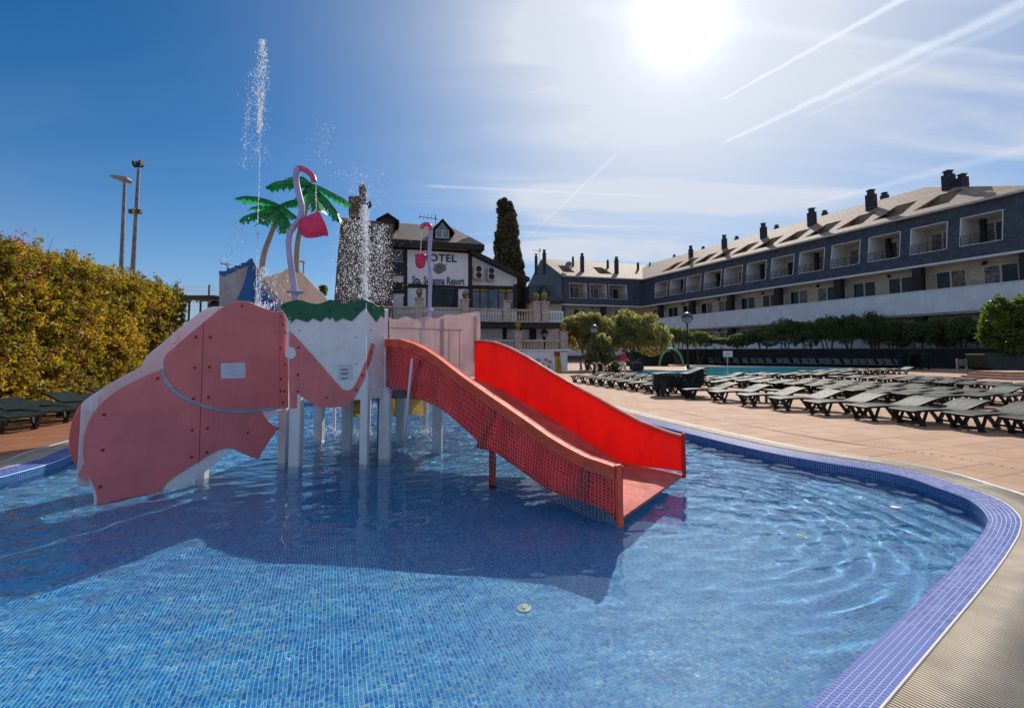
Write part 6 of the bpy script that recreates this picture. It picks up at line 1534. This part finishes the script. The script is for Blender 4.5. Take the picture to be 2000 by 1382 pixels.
# planter tub, step and towel stand at the far right
pt_ = P(1950, 727, 36); t_ = thing('dark_planter', 'long dark rounded planter under the bright shrub at the right', 'planter', (pt_.x, pt_.y, 0))
a, b = P(1904, 715, 36), P(1996, 715, 36); zt_ = P(1950, 691, 36).z
prof_ = [(a.x, zt_), (b.x, zt_), (b.x - .25, .5), (b.x - .8, .05), (b.x - 1.1, .0), (a.x + 1.1, 0), (a.x + .8, .05), (a.x + .3, .5)]
mb = MB(); mb.poly([(x, 35.2, z) for x, z in prof_], (0, 1.6, 0)); mb.build('tub', mat('dark_green_tub', (.014, .026, .022), .6, vary=.3), t_, bevel=.05)
mb = MB(); mb.box(a.x + .1, b.x - .1, 35.3, 36.7, zt_ + .003, zt_ + .04); mb.build('soil', M['earth'], t_)
a = G(1972, 742); b = G(2030, 742)
for k in range(3):
    mb = MB(); mb.box(a.x + k * .4, b.x + 2, a.y + k * .4, a.y + 3, k * .15, (k + 1) * .15 - .002); o = mb.build('terracotta_step' , mat('pink_step', (.50, .28, .19), .8) if k == 0 else o.data.materials[0]); structure(o)
c = P(1879, 725, 38); t_ = thing('panel_stand', 'pale panel frame under the oleanders at the right', 'panel_stand', (c.x, c.y, 0))
t_['label'] = 'pale frame with a cream panel standing left of the dark planter'; t_['category'] = 'panel stand'  # unlit frame holding a cream panel, no lamp in it
for x in (1870, 1888): a = P(x, 722, 38); mb = MB(); mb.box(a.x - .05, a.x + .05, 37.95, 38.05, 0, 1.15); mb.build('post', M['frame'], t_)
a, b = P(1874, 712, 38), P(1885, 699, 38); mb = MB(); mb.box(a.x, b.x, 37.97, 38.03, .55, 1.1); mb.build('panel', M['cream'], t_)
# pool ladder handrails
for k, x in enumerate((1153, 1164)):
    p = G(x, 733); t_ = thing('pool_handrail', ('left' if k == 0 else 'right') + ' curved steel handrail at the pool edge near the grey haired man', 'handrail', tuple(p), group='pool handrails')
    mb = MB(); mb.tube([p, p + Vector((0, 0, .75)), p + Vector((.2, -.1, .95)), p + Vector((.45, -.25, .8)), p + Vector((.5, -.3, 0))], .035, 8); mb.build('rail', mat('polished_steel', (.5, .5, .52), .2, .9), t_)

# ---- people
def skin_body(name, par, chain, edges, m_, root=0, sub=1):
    me = bpy.data.meshes.new(name); me.from_pydata([c[0] for c in chain], edges, [])
    o = bpy.data.objects.new(name, me); COL.objects.link(o); md = o.modifiers.new('s', 'SKIN'); md.use_smooth_shade = True
    for i, c in enumerate(chain): v = me.skin_vertices[0].data[i]; v.radius = c[1] if isinstance(c[1], tuple) else (c[1], c[1]); v.use_root = (i == root)
    sd = o.modifiers.new('d', 'SUBSURF'); sd.levels = sub; sd.render_levels = sub
    bpy.context.view_layer.update(); dg = bpy.context.evaluated_depsgraph_get(); me2 = bpy.data.meshes.new_from_object(o.evaluated_get(dg))
    bpy.data.objects.remove(o); me2.materials.clear(); me2.polygons.foreach_set('use_smooth', [True] * len(me2.polygons))
    return link(name, me2, m_, par, world=False)
M['skin'] = mat('skin', (.42, .24, .17), .6)
def person(label, loc, rz, top, trousers, hair, lean, arms, scale=1.0, shoe=None):
    t_ = thing('person', label, 'person', loc, rz)
    s = scale; lx = lean
    def V(x, y, z): return (x * s, y * s, z * s)
    J = {'pel': V(0, 0, .95), 'wst': V(lx * .25, 0, 1.10), 'chs': V(lx * .75, 0, 1.30), 'nek': V(lx * 1.0, 0, 1.47), 'hed': V(lx * 1.25, 0, 1.58), 'crn': V(lx * 1.38, 0, 1.68)}
    ch = [(J['pel'], (.15 * s, .12 * s)), (J['wst'], (.14 * s, .11 * s)), (J['chs'], (.17 * s, .115 * s)), (J['nek'], .055 * s), (J['hed'], (.085 * s, .10 * s)), (J['crn'], .07 * s)]
    ed = [(0, 1), (1, 2), (2, 3), (3, 4), (4, 5)]
    mats = {}
    for sgn, arm in zip((-1, 1), arms):
        b = len(ch); ch += [(V(lx * .85, sgn * .17, 1.39), .06 * s), (V(*arm[0]), .046 * s), (V(*arm[1]), .032 * s), (V(*(np.array(arm[1]) + (np.array(arm[1]) - np.array(arm[0])) * .28)), .03 * s)]
        ed += [(2, b), (b, b + 1), (b + 1, b + 2), (b + 2, b + 3)]
    for sgn, st in ((-1, .14), (1, -.10)):
        b = len(ch); ch += [(V(0, sgn * .09, .86), .098 * s), (V(st * .5 + .03, sgn * .09, .48), .065 * s), (V(st, sgn * .09, .09), .045 * s), (V(st + .15, sgn * .1, .04), .038 * s)]
        ed += [(0, b), (b, b + 1), (b + 1, b + 2), (b + 2, b + 3)]
    o = skin_body('body', t_, ch, ed, [M['skin'], top, trousers, shoe or M['darkmetal']], 0, 2)
    mi = []
    for p in o.data.polygons:
        c = Vector(p.center) / s; k = 0
        if c.z < .085: k = 3
        elif c.z < .97: k = 2
        elif c.z < 1.44: k = 1
        if k >= 1 and c.z > .6 and abs(c.y) > .19 and c.z < 1.12 and (c.x > .22 or abs(c.y) > .24): k = 0
        mi.append(k)
    o.data.polygons.foreach_set('material_index', mi)
    h = Vector(J['hed']).lerp(Vector(J['crn']), .45)
    mb = MB(); mb.ball(h + Vector((-.018, 0, .022)) * s, .108 * s, 14, 9, (.98, .88, 1.0)); hairo = mb.build('hair', hair, t_, world=False)
    # trim the hair to a cap: keep what lies behind and above the face
    bm = bmesh.new(); bm.from_mesh(hairo.data); bmesh.ops.delete(bm, geom=[f_ for f_ in bm.faces if (f_.calc_center_median() - h).x > .035 * s and (f_.calc_center_median() - h).z < .05 * s], context='FACES'); bm.to_mesh(hairo.data); bm.free()
    mb = MB(); f0 = h + Vector((.085, 0, -.02)) * s; mb.poly([f0 + Vector((0, -.012, .02)) * s, f0 + Vector((0, .012, .02)) * s, f0 + Vector((0, .016, -.02)) * s, f0 + Vector((0, -.016, -.02)) * s], Vector((.026, 0, -.006)) * s); mb.build('nose', M['skin'], t_, world=False)
    for sg in (-1, 1):
        mb = MB(); mb.ball(h + Vector((.082, sg * .032, .012)) * s, .010 * s, 6, 4); mb.build('eye', M['ink'], t_, world=False)
        mb = MB(); mb.ball(h + Vector((.0, sg * .088, -.005)) * s, .024 * s, 6, 4, (.7, .4, 1)); mb.build('ear', M['skin'], t_, world=False)
    mb = MB(); mb.box(.088 * s, .094 * s, -.022 * s, .022 * s, -.062 * s, -.054 * s); mo = mb.build('mouth', mat('lip', (.28, .10, .08), .6), t_, world=False); mo.location = h
    # fingers
    for sgn, arm in zip((-1, 1), arms):
        e, w = Vector(V(*arm[0])), Vector(V(*arm[1])); d = (w - e).normalized(); a = w + d * .085 * s; sd_ = d.cross(Vector((1, 0, .2))).normalized()
        mb = MB()
        for q, l in enumerate((.068, .078, .072, .055)): p0 = a + sd_ * (q - 1.5) * .018 * s; p1 = p0 + d * l * .55 * s; p2 = p1 + (d + Vector((.5, 0, -.2))).normalized() * l * .5 * s; mb.tube([p0, p1, p2], [.0095 * s, .0085 * s, .006 * s], 6)
        p0 = w + d * .03 * s - sd_ * .028 * s; mb.tube([p0, p0 + (d - sd_ * .7).normalized() * .035 * s, p0 + (d - sd_ * .2) * .07 * s], [.011 * s, .0095 * s, .007 * s], 6)
        mb.build('hand', M['skin'], t_, world=False)
    return t_
p = G(1216, 735.0); person('man in a red shirt and pale trousers pulling a dark cart along the pool', tuple(p), R(20), mat('red_shirt', (.55, .03, .04), .8), mat('pale_trousers', (.52, .50, .48), .8), mat('dark_hair', (.03, .02, .015), .7), .06, (((.12, -.26, 1.12), (.34, -.24, 1.02)), ((.14, .25, 1.12), (.36, .2, 1.04))), 1.08, M['reveal'])
p2 = G(1134, 730); person('grey haired man in a navy jacket and faded jeans stooping beside the pool', tuple(p2), R(-20), mat('navy_jacket', (.03, .035, .055), .85), mat('faded_jeans', (.16, .20, .28), .85), mat('grey_hair', (.50, .50, .50), .8), .26, (((.18, -.25, 1.10), (.26, -.22, .86)), ((.18, .25, 1.10), (.26, .22, .86))), 1.02)
# cart: two big wheels, box of mesh bars, handle
cb_ = P(1238, 733, p.y + .6); cb_.z = 0; ct = thing('pool_cart', 'dark two wheeled cart held by the man in red', 'cart', tuple(cb_))
for sy in (-.35, .35):
    c = cb_ + Vector((.15, sy, .33)); mb = MB(); ring = [c + Vector((math.cos(a), 0, math.sin(a))) * .31 for a in np.linspace(0, 2 * PI, 25)]; mb.tube(ring, .028, 6)
    w_o = mb.build('wheel', M['darkmetal'], ct)
    mb = MB()
    for q in range(8): a = q * PI / 4; mb.bar(c, c + Vector((math.cos(a), 0, math.sin(a))) * .3, .012, .012, (0, 1, 0))
    mb.build('spokes', M['darkmetal'], w_o)
mb = MB(); mb.box(cb_.x - .5, cb_.x + .62, cb_.y - .3, cb_.y + .3, .36, .44); mb.build('deck', M['darkmetal'], ct)
for q in range(6): x = cb_.x - .1 + q * .14; mb = MB(); mb.box(x, x + .025, cb_.y - .3, cb_.y - .275, .44, 1.15); mb.build('side_bar', M['darkmetal'], ct)
mb = MB(); mb.box(cb_.x - .1, cb_.x + .62, cb_.y - .3, cb_.y + .3, .441, .95); mb.build('load', mat('dark_canvas_load', (.03, .03, .036), .9), ct, bevel=.06)
mb = MB(); mb.tube([cb_ + Vector((-.45, 0, .4)), cb_ + Vector((-.75, 0, .95)), cb_ + Vector((-.85, 0, 1.05))], .02, 6); mb.bar(cb_ + Vector((-.85, -.3, 1.05)), cb_ + Vector((-.85, .3, 1.05)), .03, .03); mb.build('handle', M['darkmetal'], ct)

# ---- tall light poles beyond the hedge
Yp = 42.
t_ = thing('street_lamp', 'tall grey street lamp with a flat head pointing left beyond the hedge', 'street lamp', tuple(P(235, 690, Yp).xy) + (0,))
a = P(233, 600, Yp); a = Vector((P(235, 550, Yp).x, Yp, 0)); b = P(244, 352, Yp)
mb = MB(); mb.tube([a, P(236, 550, Yp), b], [.22, .19, .13], 10); mb.build('pole', M['grey'], t_)
mb = MB(); mb.poly([P(214, 341, Yp), P(222, 341, Yp), P(246, 345, Yp), P(250, 350, Yp), P(246, 355, Yp), P(236, 354, Yp), P(216, 346, Yp)], (0, .55, 0)); mb.build('lamp_head', mat('beige_lamp_head', (.34, .27, .19), .5), t_, bevel=.02)
a = Vector((P(257, 550, Yp + 2).x, Yp + 2, 0)); t_ = thing('floodlight_mast', 'taller grey mast with floodlights on top and a lamp pair halfway up', 'floodlight mast', tuple(a))
mb = MB(); mb.tube([a, P(258.5, 550, Yp + 2), P(271, 330, Yp + 2)], [.26, .22, .14], 10); mb.build('pole', M['grey'], t_)
for x, y, w in ((265.5, 322, 4), (272, 323, 4), (278, 321, 3.5)):
    c = P(x, y, Yp + 2); mb = MB(); mb.obox(c - Vector((w * .05 / 2, .3, .2)), (w * .05, 0, .06), (0, .5, .1), (0, -.1, .42)); mb.build('floodlight', M['darkmetal'], t_)
mb = MB(); mb.bar(P(262, 326, Yp + 2), P(281, 326, Yp + 2), .1, .1); mb.build('cross_arm', M['darkmetal'], t_)
for x in (260, 273.5): c = P(x, 414, Yp + 2); mb = MB(); mb.obox(c - Vector((.22, .35, .2)), (.45, 0, 0), (0, .4, 0), (0, 0, .4)); mb.build('lamp_box', mat('olive_lamp_box', (.035, .045, .02), .5), t_, bevel=.04)
c = P(267, 414, Yp + 2); mb = MB(); mb.obox(c - Vector((.14, .4, .22)), (.28, 0, 0), (0, .42, 0), (0, 0, .44)); mb.build('clamp', mat('yellow_clamp', (.45, .32, .03), .5), t_)
# wire fence and shelter roof beyond the hedge end
Yf = 33.
t_ = thing('wire_fence', 'tall pale wire mesh fence between the hedge and the play tower', 'fence', tuple(P(385, 700, Yf).xy) + (0,))
mb = MB()
for x in np.arange(345, 470, 2.2): a = P(x, 560, Yf); mb.bar((a.x, Yf, 0), (a.x, Yf, a.z), .012, .012)
for y in np.arange(560, 690, 7.5): a, b = P(345, y, Yf), P(470, y, Yf); mb.bar(a, b, .012, .012)
stuff(mb.build('mesh_wire', M['reveal'], t_))
for x in (345, 408, 470): a = P(x, 556, Yf); mb = MB(); mb.bar((a.x, Yf + .05, 0), (a.x, Yf + .05, a.z), .09, .09); mb.build('post', M['darkmetal'], t_)
t_ = thing('shelter', 'small shelter with a flat dark canopy behind the hedge end', 'shelter', tuple(P(398, 700, 30).xy) + (0,))
a, b = P(369, 585, 30), P(432, 585, 30); mb = MB(); mb.box(a.x, b.x, 29.4, 31.2, a.z, a.z + .22); mb.build('canopy', mat('dark_brown_canopy', (.06, .045, .045), .6), t_, bevel=.05)
for x in (370, 392, 428): a = P(x, 590, 30); mb = MB(); mb.box(a.x - .04, a.x + .04, 29.96, 30.04, 0, a.z + .05); mb.build('post', M['darkmetal'], t_)
c = P(419, 597, 30); mb = MB(); mb.ball(c, .38, 12, 7, (1, .6, .9)); mb.build('dark_fan', M['darkmetal'], t_, )
# tall street lamps far behind the blue panel
for x, y, w_, d_ in ((437, 515, 12, 'just above the left end of the blue wavy trim'), (588, 510, 8, 'peeking above the beige gable panel')):
    b = P(x + w_ * .6, 690, 60); t_ = thing('distant_lamp', 'distant flat lamp head ' + d_, 'street lamp', (b.x, 60, 0))
    tp_ = P(x + w_ * .6, y + 2, 60); mb = MB(); mb.tube([(b.x, 60, 0), tp_], [.14, .08], 6); mb.build('pole', M['grey'], t_)
    mb = MB(); mb.bar(P(x - 4, y, 60), P(x + w_, y + 2, 60), .5, .2); mb.build('lamp_head', M['palmtrunk'], t_)
p_ = P(632, 575, 70); t_ = thing('date_palm', 'tiny distant palm tree beside the brown stone gable', 'palm tree', (p_.x, 70, 0))
mb = MB(); mb.tube([(p_.x, 70, 0), P(632, 575, 70)], [.4, .3], 8); mb.build('trunk', M['trunk'], t_)
leaf_object('crown', leaves(tuple(P(632, 566, 70)), (.6, .6, .8), 160, .35, 9), M['shrub'], t_)
# floating leaf scraps
for k, (x, y) in enumerate(((1745, 990), (1390, 700 + 330),)):
    if k: break
    p = G(x, y, WL + .004); mb = MB(); mb.add([p + Vector((-.09, -.01, 0)), p + Vector((0, -.045, .008)), p + Vector((.1, .0, 0)), p + Vector((.02, .05, .006))], [(0, 1, 2, 3)]); o = mb.build('floating_leaf', M['ivory']); tag(o, 'pale dry leaf floating on the right side of the paddling pool', 'leaf')
# distant tree line closing the view beyond everything
M['farwood'] = leaf_mat('far_wood_leaf', [(0, (.02, .03, .015)), (1, (.07, .08, .035))], .1, .2)
V = []
for i in range(150):
    a = -70 + 140 * i / 150; d_ = rnd.uniform(170, 230); x = math.sin(R(a)) * d_; y = math.cos(R(a)) * d_; hh = rnd.uniform(3, 6.5)
    V.append(leaves((x, y, hh * .5), (rnd.uniform(4, 8), 5, hh * .6), 300, .75, 900 + i, shell=.3))
o = link('distant_wood', npmesh('a', np.concatenate(V).reshape(-1, 3), np.arange(sum(len(v) for v in V) * 4).reshape(-1, 4)), M['farwood']); stuff(o)
